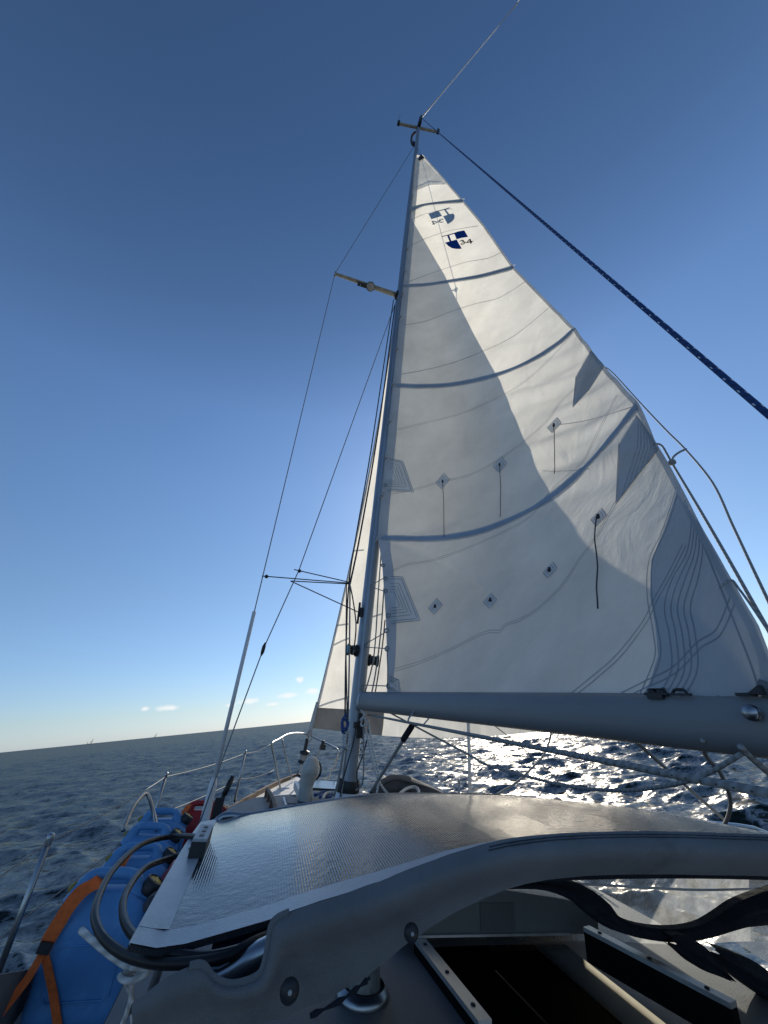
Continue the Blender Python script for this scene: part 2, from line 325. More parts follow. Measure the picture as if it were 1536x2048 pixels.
# ------------------------------------------------------------------ the sea
def build_water():
    ths = np.radians(np.concatenate([np.linspace(-58, 58, 1100), np.linspace(58, 302, 130)[1:-1]]))     # 0 = world +Y
    Rr = np.concatenate([np.linspace(1.0, 6, 50)[:-1], np.exp(np.linspace(math.log(6), math.log(600), 560))[:-1], np.exp(np.linspace(math.log(600), math.log(16000), 90))])
    TH, RR = np.meshgrid(ths, Rr); X = RR * np.sin(TH); Y = RR * np.cos(TH); Z = np.zeros_like(X); DX = np.zeros_like(X); DY = np.zeros_like(X)
    rs = np.random.RandomState(11); wind = math.radians(200)          # waves run from ahead and to port
    dr = np.gradient(Rr)[:, None] * np.ones_like(X)
    for k in range(84):
        lam = math.exp(rs.uniform(math.log(.24), math.log(5.5))); a = wind + rs.normal(0, .42 + .35 / (1 + lam))
        amp = .0150 * lam * (1 if lam < 1.2 else (1.2 / lam) ** .80) * rs.uniform(.5, 1.3) * 1.0
        kk = 2 * math.pi / lam; kx, ky = kk * math.sin(a), kk * math.cos(a); ph = rs.uniform(0, 6.283)
        fade = np.clip((lam / 2.2 - dr * .5) / (lam / 2.2), 0, 1)
        g = .65 + .5 * np.sin(X * .05 * math.cos(k) + Y * .05 * math.sin(k) + k)       # gusty patches
        arg = kx * X + ky * Y + ph; A = amp * fade * g
        Z += A * np.cos(arg); DX -= math.sin(a) * A * np.sin(arg) * .9; DY -= math.cos(a) * A * np.sin(arg) * .9
    V = np.stack([X + DX, Y + DY, Z], -1); nr, ntt = X.shape
    idx = np.arange(nr * ntt).reshape(nr, ntt); nx = np.roll(idx, -1, 1)
    q = np.stack([idx[:-1], idx[1:], nx[1:], nx[:-1]], -1).reshape(-1, 4)
    me = bpy.data.meshes.new('water'); me.vertices.add(nr * ntt); me.vertices.foreach_set('co', V.reshape(-1).astype(np.float32))
    me.loops.add(q.size); me.loops.foreach_set('vertex_index', q.reshape(-1).astype(np.int32))
    me.polygons.add(len(q)); me.polygons.foreach_set('loop_start', np.arange(0, q.size, 4, dtype=np.int32)); me.polygons.foreach_set('loop_total', np.full(len(q), 4, dtype=np.int32))
    me.polygons.foreach_set('use_smooth', np.ones(len(q), dtype=bool)); me.update(calc_edges=True); me.validate()
    m, t = new_mat('sea_water'); L = t.links.new; out = N(t, 'OutputMaterial')
    b = N(t, 'BsdfDiffuse'); b.inputs[0].default_value = (.007, .014, .0145, 1); g1 = N(t, 'BsdfGlossy', Roughness=.10); g2 = N(t, 'BsdfGlossy', Roughness=.26); gs = N(t, 'MixShader'); gs.inputs[0].default_value = .52
    for g_ in (g1, g2): g_.inputs[0].default_value = (1.0, .955, .89, 1)
    L(g1.outputs[0], gs.inputs[1]); L(g2.outputs[0], gs.inputs[2])
    fr = N(t, 'Fresnel', IOR=1.333); cl_ = N(t, 'MapRange'); cl_.inputs['From Min'].default_value = 0; cl_.inputs['From Max'].default_value = .8; cl_.inputs['To Min'].default_value = .006; cl_.inputs['To Max'].default_value = .225; L(fr.outputs[0], cl_.inputs['Value'])
    mw = N(t, 'MixShader'); L(cl_.outputs[0], mw.inputs[0]); L(b.outputs[0], mw.inputs[1]); L(gs.outputs[0], mw.inputs[2])
    geo = N(t, 'NewGeometry'); tcn = N(t, 'TexCoord')
    acc = geo.outputs['Normal']
    for sc, k in ((1.8, .38), (5.5, .42), (16.0, .32), (48.0, .10)):
        mpn = N(t, 'Mapping'); mpn.inputs['Rotation'].default_value = (0, 0, .35); mpn.inputs['Scale'].default_value = (.62, 1.0, 1.0); L(tcn.outputs['Object'], mpn.inputs[0])
        nn = N(t, 'TexNoise', Scale=sc, Detail=2.0, Roughness=.5, Distortion=.4); L(mpn.outputs[0], nn.inputs['Vector'])
        sb = N(t, 'VectorMath', operation='SUBTRACT'); sb.inputs[1].default_value = (.5, .5, .5); L(nn.outputs['Color'], sb.inputs[0])
        mv = N(t, 'VectorMath', operation='MULTIPLY'); mv.inputs[1].default_value = (k * 2.2, k * 2.2, 0); L(sb.outputs[0], mv.inputs[0])
        ad = N(t, 'VectorMath', operation='ADD'); L(acc, ad.inputs[0]); L(mv.outputs[0], ad.inputs[1]); acc = ad.outputs[0]
    nm = N(t, 'VectorMath', operation='NORMALIZE'); L(acc, nm.inputs[0]); L(nm.outputs[0], g1.inputs['Normal']); L(nm.outputs[0], g2.inputs['Normal']); L(nm.outputs[0], fr.inputs['Normal'])
    L(mw.outputs[0], out.inputs[0]); me.materials.append(m)
    o = bpy.data.objects.new('water', me); COL.objects.link(o); tag(o, 'choppy dark blue sea with bright sun glitter out to the horizon', 'sea', kind='structure')
build_water()

# ------------------------------------------------------------------ the yacht: hull, deck, cabin
MX, MY = .907, 4.02                                # mast axis
def interp(x, pts): return float(np.interp(x, [p[0] for p in pts], [p[1] for p in pts]))
HB = [(-2.6, 1.25), (-1.5, 1.55), (0, 1.72), (2, 1.76), (2.75, 1.74), (4.5, 1.56), (5.5, 1.22), (6.3, .92), (7.0, .62), (7.6, .34), (8.1, .03)]
def hb(y): return interp(y, HB)
def zd(y): return -1.30 + .22 * (max(0, y - 3.0) / 5.1) ** 1.6
ys = [-2.6 + i * .25 for i in range(44)] ; ys = [y for y in ys if y < 8.1] + [8.1]
boat = thing('sailboat', 'white cruising yacht heeling to starboard under sail, seen from its cockpit', 'sailboat', (MX, 2.5, -2.0))
hull = MB()
for s in (-1, 1):
    rows = []
    for y in ys:
        h, z = hb(y), zd(y); ky = max(0, min(1, (8.1 - y) / 3))
        prof = [(1.0, 0), (1.03, -.25), (1.0, -.6), (.85, -.95), (.5, -1.25), (.02, -1.45)]
        rows.append([(MX + s * h * (a if ky > .15 else min(a, 1)), y - (1 - ky) * (-b) * .35, z + b) for a, b in prof])
    hull.grid(rows if s > 0 else [r[::-1] for r in rows])
zt, h2 = zd(-2.6), hb(-2.6)
hull.add([(MX - h2, -2.6, zt), (MX + h2, -2.6, zt), (MX + h2 * .85, -2.6, zt - .95), (MX - h2 * .85, -2.6, zt - .95)], [(0, 1, 2, 3)], smooth=False)
hull.build('hull', m_gel, boat)
dk = MB()
dk.grid([[(MX + hb(y) * u * .995, y, zd(y) + .03 * (1 - u * u)) for u in np.linspace(-1, 1, 13)] for y in ys])
dk.build('deck', m_deck, boat)
for s in (-1, 1):
    tr = MB(); rows = []
    for y in ys:
        h, z = hb(y), zd(y); x0, x1 = MX + s * (h + .012), MX + s * max(h - .035, 0)
        rows.append([(x0, y, z - .05), (x0, y, z + .055), (x1, y, z + .06), (x1, y, z - .0)])
    tr.grid(rows if s > 0 else [r[::-1] for r in rows], smooth=False); tr.build('toe_rail', m_teak, boat)
# cabin trunk: sides, front and a top left open over the companionway
def cw(y): return interp(y, [(.9, 1.12), (3.0, 1.10), (4.5, .95), (5.6, .70), (6.2, .55)])
def zc(y, u=0): return interp(y, [(.9, -.70), (3, -.70), (4.2, -.76), (5.6, -.90), (6.2, -1.0)]) - .05 * u * u
cab = MB()
yc = [.95, 1.2, 1.5, 1.76, 2.1, 2.5, 3, 3.5, 4, 4.5, 5, 5.4, 5.8, 6.2]
O0, O1, OY = .70, 1.30, 1.76                        # companionway opening
def toprow(y, a, b, n): return [(x, y, zc(y, (x - MX) / cw(y))) for x in np.linspace(a, b, n)]
cab.grid([toprow(y, MX - cw(y), O0, 6) for y in yc if y <= OY]); cab.grid([toprow(y, O1, MX + cw(y), 6) for y in yc if y <= OY])
cab.grid([toprow(y, MX - cw(y), MX + cw(y), 13) for y in yc if y >= OY])
cab.build('cabin_top', m_cabin, boat)
cs = MB()
PW = (1.90, 2.58, -1.12, -.92)                       # long window in the starboard cabin side
for s in (-1, 1):
    def side(za, zb, yy): return [[(MX + s * (cw(y) + .06 * (-(z + .72))), y, z if z > -1.2 else zd(y)) for z in (za(y), zb(y))] for y in yy]
    if s < 0: cs.grid(side(lambda y: zd(y), lambda y: zc(y, 1), yc))
    else:
        yb = sorted(set(yc + [PW[0], PW[1]]))
        cs.grid(side(lambda y: zd(y), lambda y: zc(y, 1), [y for y in yb if y <= PW[0]])); cs.grid(side(lambda y: zd(y), lambda y: zc(y, 1), [y for y in yb if y >= PW[1]]))
        cs.grid(side(lambda y: zd(y), lambda y: PW[2], [y for y in yb if PW[0] <= y <= PW[1]])); cs.grid(side(lambda y: PW[3], lambda y: zc(y, 1), [y for y in yb if PW[0] <= y <= PW[1]]))
cs.grid([[(MX + u * cw(6.2), 6.2 + .25 * k, zc(6.2, u) * (1 - k) + (zd(6.4) + .02) * k) for u in np.linspace(-1, 1, 7)] for k in (0, 1)])
cs.build('cabin_side', m_gel, boat)
pn = MB(); pn.box((MX + cw(2) + .011, (PW[0] + PW[1]) / 2, (PW[2] + PW[3]) / 2), (.012, PW[1] - PW[0] + .02, PW[3] - PW[2] + .02))
m_acr = cloth('frosted_acrylic', (.5, .48, .42), .85, (.85, .80, .68), wrinkle=.05)
pn.build('cabin_window', m_acr, boat)
# inside of the companionway
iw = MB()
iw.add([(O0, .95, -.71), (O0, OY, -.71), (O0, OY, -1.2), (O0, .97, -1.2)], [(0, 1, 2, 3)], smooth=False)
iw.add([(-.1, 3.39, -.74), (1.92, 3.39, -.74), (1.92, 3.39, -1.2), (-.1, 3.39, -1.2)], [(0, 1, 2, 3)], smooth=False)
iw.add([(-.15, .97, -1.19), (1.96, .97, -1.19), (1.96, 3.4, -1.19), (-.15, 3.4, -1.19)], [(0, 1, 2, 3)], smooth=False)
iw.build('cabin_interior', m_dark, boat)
bh = MB(); bh.box(((MX - 1.1 + O0) / 2, .95, -1.0), (O0 - MX + 1.1, .02, .5)); bh.build('cockpit_bulkhead', m_gel, boat); bh = MB(); bh.box(((O1 + MX + 1.1) / 2, .95, -1.0), (MX + 1.1 - O1, .02, .5)); bh.build('cockpit_bulkhead', m_gel, boat)
# hatch runners
def runner(pa, pb, w, h, z, drop):
    a, b = atz(*pa, z), atz(*pb, z); d = nz(b - a); r = MB(); r.bar(a - np.array([0, 0, h / 2]), b - np.array([0, 0, h / 2]), w, h)
    o = r.build('hatch_runner', m_alu_s, boat)
    g = MB(); sgn = -1 if pa[0] > 1000 else 1
    side = np.array([d[1], -d[0], 0]) * (w / 2 + .006)
    g.bar(a + side * sgn * (1 if sgn > 0 else 1) * 0 - np.array([0, 0, h + drop / 2 + .001]), b - np.array([0, 0, h + drop / 2 + .001]), w * .92, drop)
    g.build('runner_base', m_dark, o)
    for t in (.12, .5, .86): sc = MB(); sc.lathe(a + (b - a) * t + np.array([0, 0, .0005]), (0, 0, 1), [(.0, .003), (.006, .0025), (.007, 0)], 10); sc.build('screw', m_black, o)
m_alu_s = pbr('brushed_runner', (.50, .50, .49), .38, .7, var=.15, vscale=8, stretch=(1, .2, 1), bump=.08, bscale=60, dirt=(.3, .29, .27), dscale=9)
runner((838, 1874), (970, 2040), .040, .012, -.665, .05)
runner((1172, 1852), (1466, 2003), .034, .012, -.60, .075)
# sea hood the hatch slides into
hd = MB(); Yh = 1.74
prof = [(800, 1868), (832, 1845), (880, 1812), (940, 1784), (1010, 1780), (1120, 1797), (1165, 1806), (1186, 1822), (1196, 1845), (1197, 1868)]
hd.slab([at(x, y, Yh) for x, y in prof], (0, .85, .0)); hood = hd.build('hatch_hood', m_hatch, boat)
rc = MB(); rc.slab([at(x, y, Yh - .004) for x, y in ((960, 1806), (1028, 1806), (1031, 1862), (962, 1862))], (0, .003, 0)); rc.build('hood_recess', m_hatch_d if False else pbr('recess_gelcoat', (.09, .092, .09), .5), hood)
lp = MB(); lp.slab([at(x, y, Yh - .012) for x, y in ((800, 1872), (1140, 1866), (1140, 1871), (800, 1877))], (0, .01, 0)); lp.build('hood_lip', m_alu_s, hood)
tp = MB(); tp.slab([at(x, y, Yh + .1) for x, y in ((975, 1770), (1060, 1769), (1128, 1781), (1136, 1797), (1120, 1800), (975, 1784))], (0, .5, 0)); tp.build('hood_top', m_hatch, hood)
# grab rail on the cabin top, dorade box
gr = MB(); gp = [(MX - .62, y, zc(y, .6) + .07) for y in np.linspace(2.6, 5.3, 12)]; gr.tube(gp, .016, 8)
for y in np.linspace(2.6, 5.3, 6): gr.box((MX - .62, y, zc(y, .6) + .02), (.03, .09, .09))
gr.build('grab_rail', m_teak, boat)
gr = MB(); gp = [(MX + .62, y, zc(y, .6) + .07) for y in np.linspace(2.6, 5.3, 12)]; gr.tube(gp, .016, 8)
for y in np.linspace(2.6, 5.3, 6): gr.box((MX + .62, y, zc(y, .6) + .02), (.03, .09, .09))
gr.build('grab_rail', m_teak, boat)
fh = MB(); fh.box((MX, 5.35, -.82), (.6, .6, .07)); fh.build('fore_hatch', m_gel, boat)
fh = MB(); fh.box((MX, 5.35, -.772), (.5, .5, .022)); fh.build('hatch_lens', pbr('smoked_acrylic', (.03, .035, .04), .15), boat)

# ------------------------------------------------------------------ mast
mast = thing('mast', 'tall grey aluminium mast leaning right in front of the dodger', 'mast', (MX, MY, -.76))
mt = MB(); zs = [-.76, -.5, 0, 1, 2, 3, 4, 5, 6, 7, 8, 9, 10, 11, 12, 12.9, 13.3]
rows = []
for z in zs:
    tp_ = 1 if z < 8.5 else 1 - .42 * (z - 8.5) / 4.8
    rows.append([(MX + .063 * tp_ * math.copysign(abs(math.cos(a)) ** .8, math.cos(a)), MY + .092 * tp_ * math.copysign(abs(math.sin(a)) ** .8, math.sin(a)), z) for a in np.linspace(0, 2 * math.pi, 25)])
mt.grid(rows); mt.add([rows[-1][k] for k in range(24)], [tuple(range(24))], smooth=False); mt.build('mast_tube', m_alu, mast)
tk = MB(); tk.bar((MX, MY - .098, .2), (MX, MY - .083, 8.5), .026, .016, up=(0, 1, 0)); tk.build('sail_track', m_alu, mast)
bt = MB(); bt.lathe((MX, MY, -.78), (0, 0, 1), [(.135, 0), (.13, .05), (.105, .13), (.095, .16)], 24); bt.build('mast_boot', m_wht_pl, mast)
bt = MB(); bt.lathe((MX, MY, -.615), (0, 0, 1), [(.096, 0), (.1, .02), (.098, .07), (.093, .085)], 24); bt.build('mast_collar', m_black, mast)
def spreader(s):
    a = np.array([MX + s * .06, 4.02, 6.37 if s < 0 else 6.4]); b = np.array([-.235, 4.06, 6.44]) if s < 0 else tipS - np.array([.01, 0, 0])
    m = MB(); m.tube(straight(a, b, 10), np.linspace(.052, .03, 11), 12, sq=(.42, 1.0)); o = m.build('spreader', m_spreader, mast)
    m = MB(); m.tube([b - (b - a) * .015, b + (b - a) * .015], .03, 10); m.tube(straight(b + (0, 0, -.06), b + (0, 0, .05), 3), .022, 8); m.build('spreader_tip', m_grey_pl, o)
    m = MB(); m.box(a + np.array([s * .0, 0, 0]), (.06, .11, .10)); m.build('spreader_bracket', m_black, o)
    if s < 0:
        c = a + (b - a) * .44 + np.array([0, -.03, -.06]); ax = nz(-c + np.array([0, .6, 0]))
        m = MB(); m.lathe(c, ax, [(.0, -.05), (.05, -.05), (.075, .0), (.075, .015), (.066, .02)], 20); lo = m.build('deck_light', m_black, o)
        m = MB(); m.lathe(c, ax, [(.066, .018), (.0, .028)], 20); m.build('light_lens', pbr('light_lens', (.45, .44, .40), .2), o)
        m = MB(); c2 = a + (b - a) * .62 + np.array([0, 0, -.05]); m.box(c2, (.05, .04, .05)); m.box(c2 + np.array([.09, 0, .0]), (.12, .05, .03)); m.build('cable_clip', m_black, o)
spreader(-1); spreader(1)
# masthead crane with instruments at both ends
mh = MB(); c0, c1 = at(797, 247, 3.9), at(876, 264, 3.9)
c0 = np.array([c0[0], 4.1, c0[2] * 4.1 / 3.9]); c0[0] *= 4.1 / 3.9; c1 = c1 * 4.0 / 3.9
mh.bar(c0, c1, .05, .07); crane = mh.build('masthead_bar', m_spreader, mast)
m = MB()
for c in (c0, c1): m.box(c + np.array([0, 0, .03]), (.06, .07, .16))
m.build('masthead_sensor', m_black, crane)
m = MB(); m.tube([c0 + (0, 0, .1), c0 + (0, .0, .62)], .004, 6); m.build('wind_wand', m_wire, crane)
m = MB(); m.box((MX, 3.98, 13.42), (.07, .22, .3)); m.box((MX + .02, 3.92, 13.66), (.05, .06, .22)); m.build('masthead_fitting', m_black, mast)
m = MB(); p = [at(831, 264, 4.14), at(824, 272, 4.2), at(823, 284, 4.2), at(826, 290, 4.14)]; m.tube(spline(p, 4), .03, 6); m.box(at(828, 288, 4.12), (.08, .06, .14)); m.build('masthead_tang', m_black, mast)
# mast winches, cleats
for (px, py, s) in ((703, 1300, -1), (745, 1321, 1)):
    c = at(px, py, 4.0); c = np.array([MX + s * .065, 4.0, c[2]])
    m = MB(); m.lathe(c, (s, -.1, 0), [(.055, 0), (.06, .012), (.045, .025), (.042, .06), (.045, .075), (.058, .09), (.056, .1), (.0, .102)], 20); w = m.build('mast_winch', m_black, mast)
    m = MB(); m.lathe(c, (s, -.1, 0), [(.046, .036), (.049, .045), (.046, .055)], 16); m.build('rope_turns', r_grey, w)
    if s < 0:
        m = MB(); m.lathe(c, (s, -.1, 0), [(.04, .101), (.03, .106), (.0, .107)], 16); m.build('winch_end', m_teal, w)
m = MB(); c = np.array([MX - .075, 3.98, .93]); m.box(c, (.03, .06, .09)); m.bar(c + (-.02, 0, -.12), c + (-.02, 0, .1), .02, .02, up=(1, 0, 0)); m.build('mast_cleat', m_black, mast)
m = MB(); m.box((MX, MY - .11, .09), (.05, .09, .13)); m.box((MX - .01, MY - .10, -.1), (.05, .06, .05)); m.build('gooseneck', m_black, mast)
m = MB()
for z in (-.15, -.24, -.33): m.tube([(MX + .05, MY - .09, z), (MX + .09, MY - .13, z + .01), (MX + .05, MY - .09, z + .05)], .007, 6)
m.build('halyard_eye', m_steel, mast)
m = MB(); m.box((MX + .03, MY - .1, -.1), (.05, .05, .2)); m.build('rope_clutch', m_black, mast)

# ------------------------------------------------------------------ boom
BA = math.radians(7.3)
bdir = np.array([math.sin(BA), -math.cos(BA), -.012]); bdir /= np.linalg.norm(bdir)
b0 = np.array([MX + .01, MY - .16, .100])
bend = b0 + bdir * 3.75
boom = thing('boom', 'thick grey aluminium boom running to the right edge below the mainsail', 'boom', b0)
m = MB(); rows = []
sd_ = nz(np.cross(bdir, (0, 0, 1))); up_ = np.cross(sd_, bdir)
for t, k in ((0, .75), (.012, 1), (.05, 1), (.3, 1), (1, 1), (2, 1), (3, 1), (3.74, 1), (3.75, .9)):
    rows.append([b0 + bdir * t + sd_ * .056 * k * math.copysign(abs(math.cos(a)) ** .85, math.cos(a)) + up_ * .078 * k * math.copysign(abs(math.sin(a)) ** .85, math.sin(a)) for a in np.linspace(0, 2 * math.pi, 29)])
m.grid(rows); m.add([rows[0][k] for k in range(28)], [tuple(range(28))], smooth=False); m.add([rows[-1][k] for k in range(28)], [tuple(range(28))[::-1]], smooth=False)
m.build('boom_tube', m_boom, boom)
m = MB(); rows = []
for t in (.0, .06): rows.append([b0 + bdir * (t + .004) + sd_ * .0585 * math.copysign(abs(math.cos(a)) ** .85, math.cos(a)) + up_ * .0805 * math.copysign(abs(math.sin(a)) ** .85, math.sin(a)) for a in np.linspace(0, 2 * math.pi, 29)])
m.grid(rows); m.build('end_casting', m_alu, boom)
def on_boom(px, py, lift=0.0, sidesgn=-1):
    """point of the boom's port face under a pixel"""
    d = bd(px, py); w0 = -b0; a = bdir; # closest approach of the ray to the boom axis
    A = np.array([[d @ d, -d @ a], [d @ a, -a @ a]]); B = np.array([d @ b0, a @ b0]); t, s = np.linalg.solve(A, B); p = d * t; ax = b0 + a * s
    r = nz(-ax - a * ((-ax) @ a)); return s, ax, p
for px in (760, 800):
    s, ax, p = on_boom(px, 1393); m = MB(); m.bar(ax - bdir * .03 - sd_ * .05 + up_ * .05, ax + bdir * .03 - sd_ * .05 + up_ * .05, .02, .03, up=up_); m.build('boom_eye', m_alu, boom)
# hook / bail hanging from the boom
hk = MB(); hp = [(843, 1399, 0), (836, 1408, 0), (826, 1425, 0), (818, 1436, 0), (817, 1443, 0), (824, 1449, 0), (836, 1450, 0)]
s, ax, p = on_boom(838, 1400); yb = p[1] - .03
hk.tube(spline([at(x, y, yb) for x, y, _ in hp], 5), .006, 8); hk.tube(spline([at(848, 1448, yb + .02), at(860, 1434, yb + .05)], 4), .005, 6); hk.build('vang_bail', m_steel, boom)
m = MB(); m.bar(at(846, 1396, yb), at(834, 1410, yb), .02, .02); m.build('bail_plate', m_steel, boom)
# cleat, pad eye and clew fittings on top
s, ax, p = on_boom(1332, 1408); c = b0 + bdir * s - sd_ * (-.0) + up_ * .083
port = -sd_ if sd_[0] > 0 else sd_
c = c + port * .035 - up_ * .012
m = MB(); m.box(c, (.075, .022, .008), (bdir, port, up_)); m.lathe(c + up_ * .004 - bdir * .016, up_, [(.014, 0), (.015, .006), (.010, .012), (0, .012)], 10); m.lathe(c + up_ * .004 + bdir * .014, up_, [(.013, 0), (.014, .006), (.010, .012), (0, .012)], 10); m.box(c - up_ * .009 + port * .010, (.05, .014, .012), (bdir, port, up_)); cl = m.build('cam_cleat', m_black, boom)
m = MB(); m.box(c + up_ * .018 - bdir * .002, (.052, .024, .003), (bdir, port, up_)); m.build('cleat_cover', m_steel, cl)
s, ax, p = on_boom(1380, 1402); c = b0 + bdir * s + up_ * .070 + port * .046
m = MB(); m.tube(spline([c - bdir * .022, c - bdir * .015 + up_ * .011, c + up_ * .014, c + bdir * .015 + up_ * .011, c + bdir * .022], 4), .0045, 8); m.bar(c - bdir * .033, c + bdir * .033, .010, .005, up=up_); m.build('pad_eye', m_black, boom)
s, ax, p = on_boom(1524, 1400); c = b0 + bdir * s + up_ * .070 + port * .05
m = MB(); m.box(c - bdir * .01, (.045, .014, .008), (bdir, port, up_)); m.slab([c, c + bdir * .036, c + bdir * .032 + up_ * .022], port * .02); m.build('clew_slide', m_black, boom)
c2 = c + port * .012 - up_ * .045
m = MB(); m.lathe(c2, port, [(.018, 0), (.02, .008), (.012, .012), (.02, .016), (.018, .022), (0, .023)], 16); m.build('reef_block', m_steel, boom)
m = MB(); m.box(on_boom(792, 1424)[2] + up_ * -.0, (.02, .08, .01)); m.build('boom_slot', m_black, boom)

# ------------------------------------------------------------------ mainsail
LUF = [(.10, .985, 3.30), (.166, .985, 3.30), (.37, .965, 3.276), (.66, .945, 3.337), (.945, .93, 3.417), (1.34, .92, 3.59), (1.66, .91, 3.80), (1.785, .907, 3.90), (11.5, .907, 3.90)]
LPX = [(.10, 1552, 1392, 6.6), (.18, 1543, 1320, 6.6), (.3, 1516, 1250, 7), (.5, 1450, 1140, 9), (.85, 1370, 990, 14.5), (1.3, 1310, 880, 21), (1.785, 1278, 808, 25), (2.9, 1210, 735, 33.5), (4.177, 1150, 657, 42), (5.3, 1090, 598, 48.5), (6.542, 1028, 535, 54.5), (8.1, 968, 450, 59.5), (9.104, 928, 403, 62), (10.5, 880, 348, 66)]
LE = []
for z_, x_, y_, th_ in LPX:                       # leech: the cloth twists open from the boom to the head
    lx_, ly_ = interp(z_, LUF), interp(z_, [(a, c) for a, b, c in LUF]); d_ = bd(x_, y_); a_ = math.radians(th_)
    LE.append((z_, tuple(d_ * ((lx_ * math.cos(a_) + ly_ * math.sin(a_)) / (d_[0] * math.cos(a_) + d_[1] * math.sin(a_))))))
LE.append((11.5, (1.03, 3.86, 11.5)))
_zl = [a for a, _ in LE]
def sail_pt(u, z):
    le = np.array([np.interp(z, _zl, [b[k] for _, b in LE]) for k in range(3)])
    lu = np.array([interp(z, LUF), interp(z, [(a, c) for a, b, c in LUF]), z])
    ch = le - lu; c = np.linalg.norm(ch); n = np.array([-ch[1], ch[0], 0]); n /= np.linalg.norm(n) + 1e-9
    if n[0] < 0: n = -n
    k = .150 * interp(z, [(.10, .03), (.5, .55), (1.0, .9), (3, 1), (12, .8)]); g = 4 * u ** .85 * (1 - u ** .85)
    p = lu + ch * u + n * c * k * g
    # creases: diagonal pulls from the reef clews and along the lower luff
    w = noise.noise(Vector((u * 3.2 + z * .9, z * 2.4 - u * 4.5, 1.3))) * .020 * interp(z, [(0, .6), (1.5, 1.2), (4.5, .9), (7, .25), (12, .1)]) * math.sin(math.pi * min(1, u * 1.0 + .02)) ** .5
    w2 = math.sin((u * 5.0 + z * 3.6) * 3.1 + 2 * noise.noise(Vector((u * 4, z * 1.5, 0)))) * .024 * interp(u, [(.40, 0), (.75, 1), (1, .6)]) * interp(z, [(.3, .1), (1.5, 1), (3.6, 1), (5.5, 0)])
    w3 = math.exp(-((u - (1.78 - z) * .42) / .030) ** 2) * .034 * interp(z, [(.5, 0), (.8, 1), (1.6, 1), (1.78, .3), (1.80, 0)])
    w3 += .010 * math.sin(u * 34 + z * 22 + 3 * noise.noise(Vector((u * 5, z * 2, 4)))) * interp(u, [(.62, 0), (.85, 1), (1, .5)]) * interp(z, [(.4, .2), (1.4, 1), (3.4, 1), (5, 0)])
    return p + n * (w + w2 + w3)
NU, NZ = 96, 260
sz = [.10 + (11.5 - .10) * (i / NZ) ** 1.25 for i in range(NZ + 1)]
srows = [[sail_pt(j / NU, z) for j in range(NU + 1)] for z in sz]
main = thing('mainsail', 'white mainsail with blue shield emblem and 34, half shaded by the jib', 'sail', (MX, 3.0, .14))
m = MB(); m.grid(srows); m.build('sail_panel', m_sail, main)
BV = BVHTree.FromPolygons([Vector(p) for p in m.v], m.f)
def onsail(x, y, off=.004, bv=None):
    d = Vector(bd(x, y)).normalized(); h = (bv or BV).ray_cast(Vector((0, 0, 0)), d)
    if h[0] is None:
        for k in range(1, 14):
            for dx, dy in ((-k, 0), (k, 0), (0, k), (0, -k), (-k, k), (k, k)):
                d = Vector(bd(x + dx, y + dy)).normalized(); h = (bv or BV).ray_cast(Vector((0, 0, 0)), d)
                if h[0] is not None: break
            if h[0] is not None: break
    if h[0] is None: return None
    n = h[1]
    if n.dot(d) > 0: n = -n
    return np.array(h[0] + n * off), np.array(n)
def dens(pts, step):
    out = []
    for (a, b) in zip(pts[:-1], pts[1:]):
        n = max(1, int(math.hypot(b[0] - a[0], b[1] - a[1]) / step))
        for i in range(n): out.append((a[0] + (b[0] - a[0]) * i / n, a[1] + (b[1] - a[1]) * i / n))
    out.append(pts[-1]); return out
def strip(mb, pts, w, off=.004, curve=True, bv=None, step=9, cross=1):
    """a sewn strip w metres wide following traced points of the sail surface"""
    pp = [tuple(p[:2]) for p in (spline([(x, y, 0) for x, y in pts], 5) if curve and len(pts) > 2 else pts)]
    P = [onsail(x, y, off, bv) for x, y in dens(pp, step)]; P = [p for p in P if p is not None]
    if len(P) < 2: return
    rows = []
    for i in range(len(P)):
        t = P[min(i + 1, len(P) - 1)][0] - P[max(i - 1, 0)][0]; sdv = np.cross(t, P[i][1]); sdv /= np.linalg.norm(sdv) + 1e-9
        rows.append([P[i][0] - sdv * w / 2, P[i][0] + sdv * w / 2])
    mb.grid(rows)
def fillpoly(mb, poly, off=.005, bv=None, sub=6):
    """a patch with a traced outline laid on the sail surface"""
    bm = bmesh.new(); vs = [bm.verts.new((x, y, 0)) for x, y in dens(list(poly) + [poly[0]], 1e9)[:-1]]
    f = bm.faces.new(vs); bmesh.ops.triangulate(bm, faces=[f])
    for _ in range(sub):
        es = [e for e in bm.edges if e.calc_length() > 8]
        if not es: break
        bmesh.ops.subdivide_edges(bm, edges=es, cuts=1); bmesh.ops.triangulate(bm, faces=bm.faces[:])
    bm.verts.index_update(); pts = [onsail(v.co.x, v.co.y, off, bv) for v in bm.verts]
    if any(p is None for p in pts): bm.free(); return
    mb.add([p[0] for p in pts], [tuple(v.index for v in f.verts) for f in bm.faces]); bm.free()

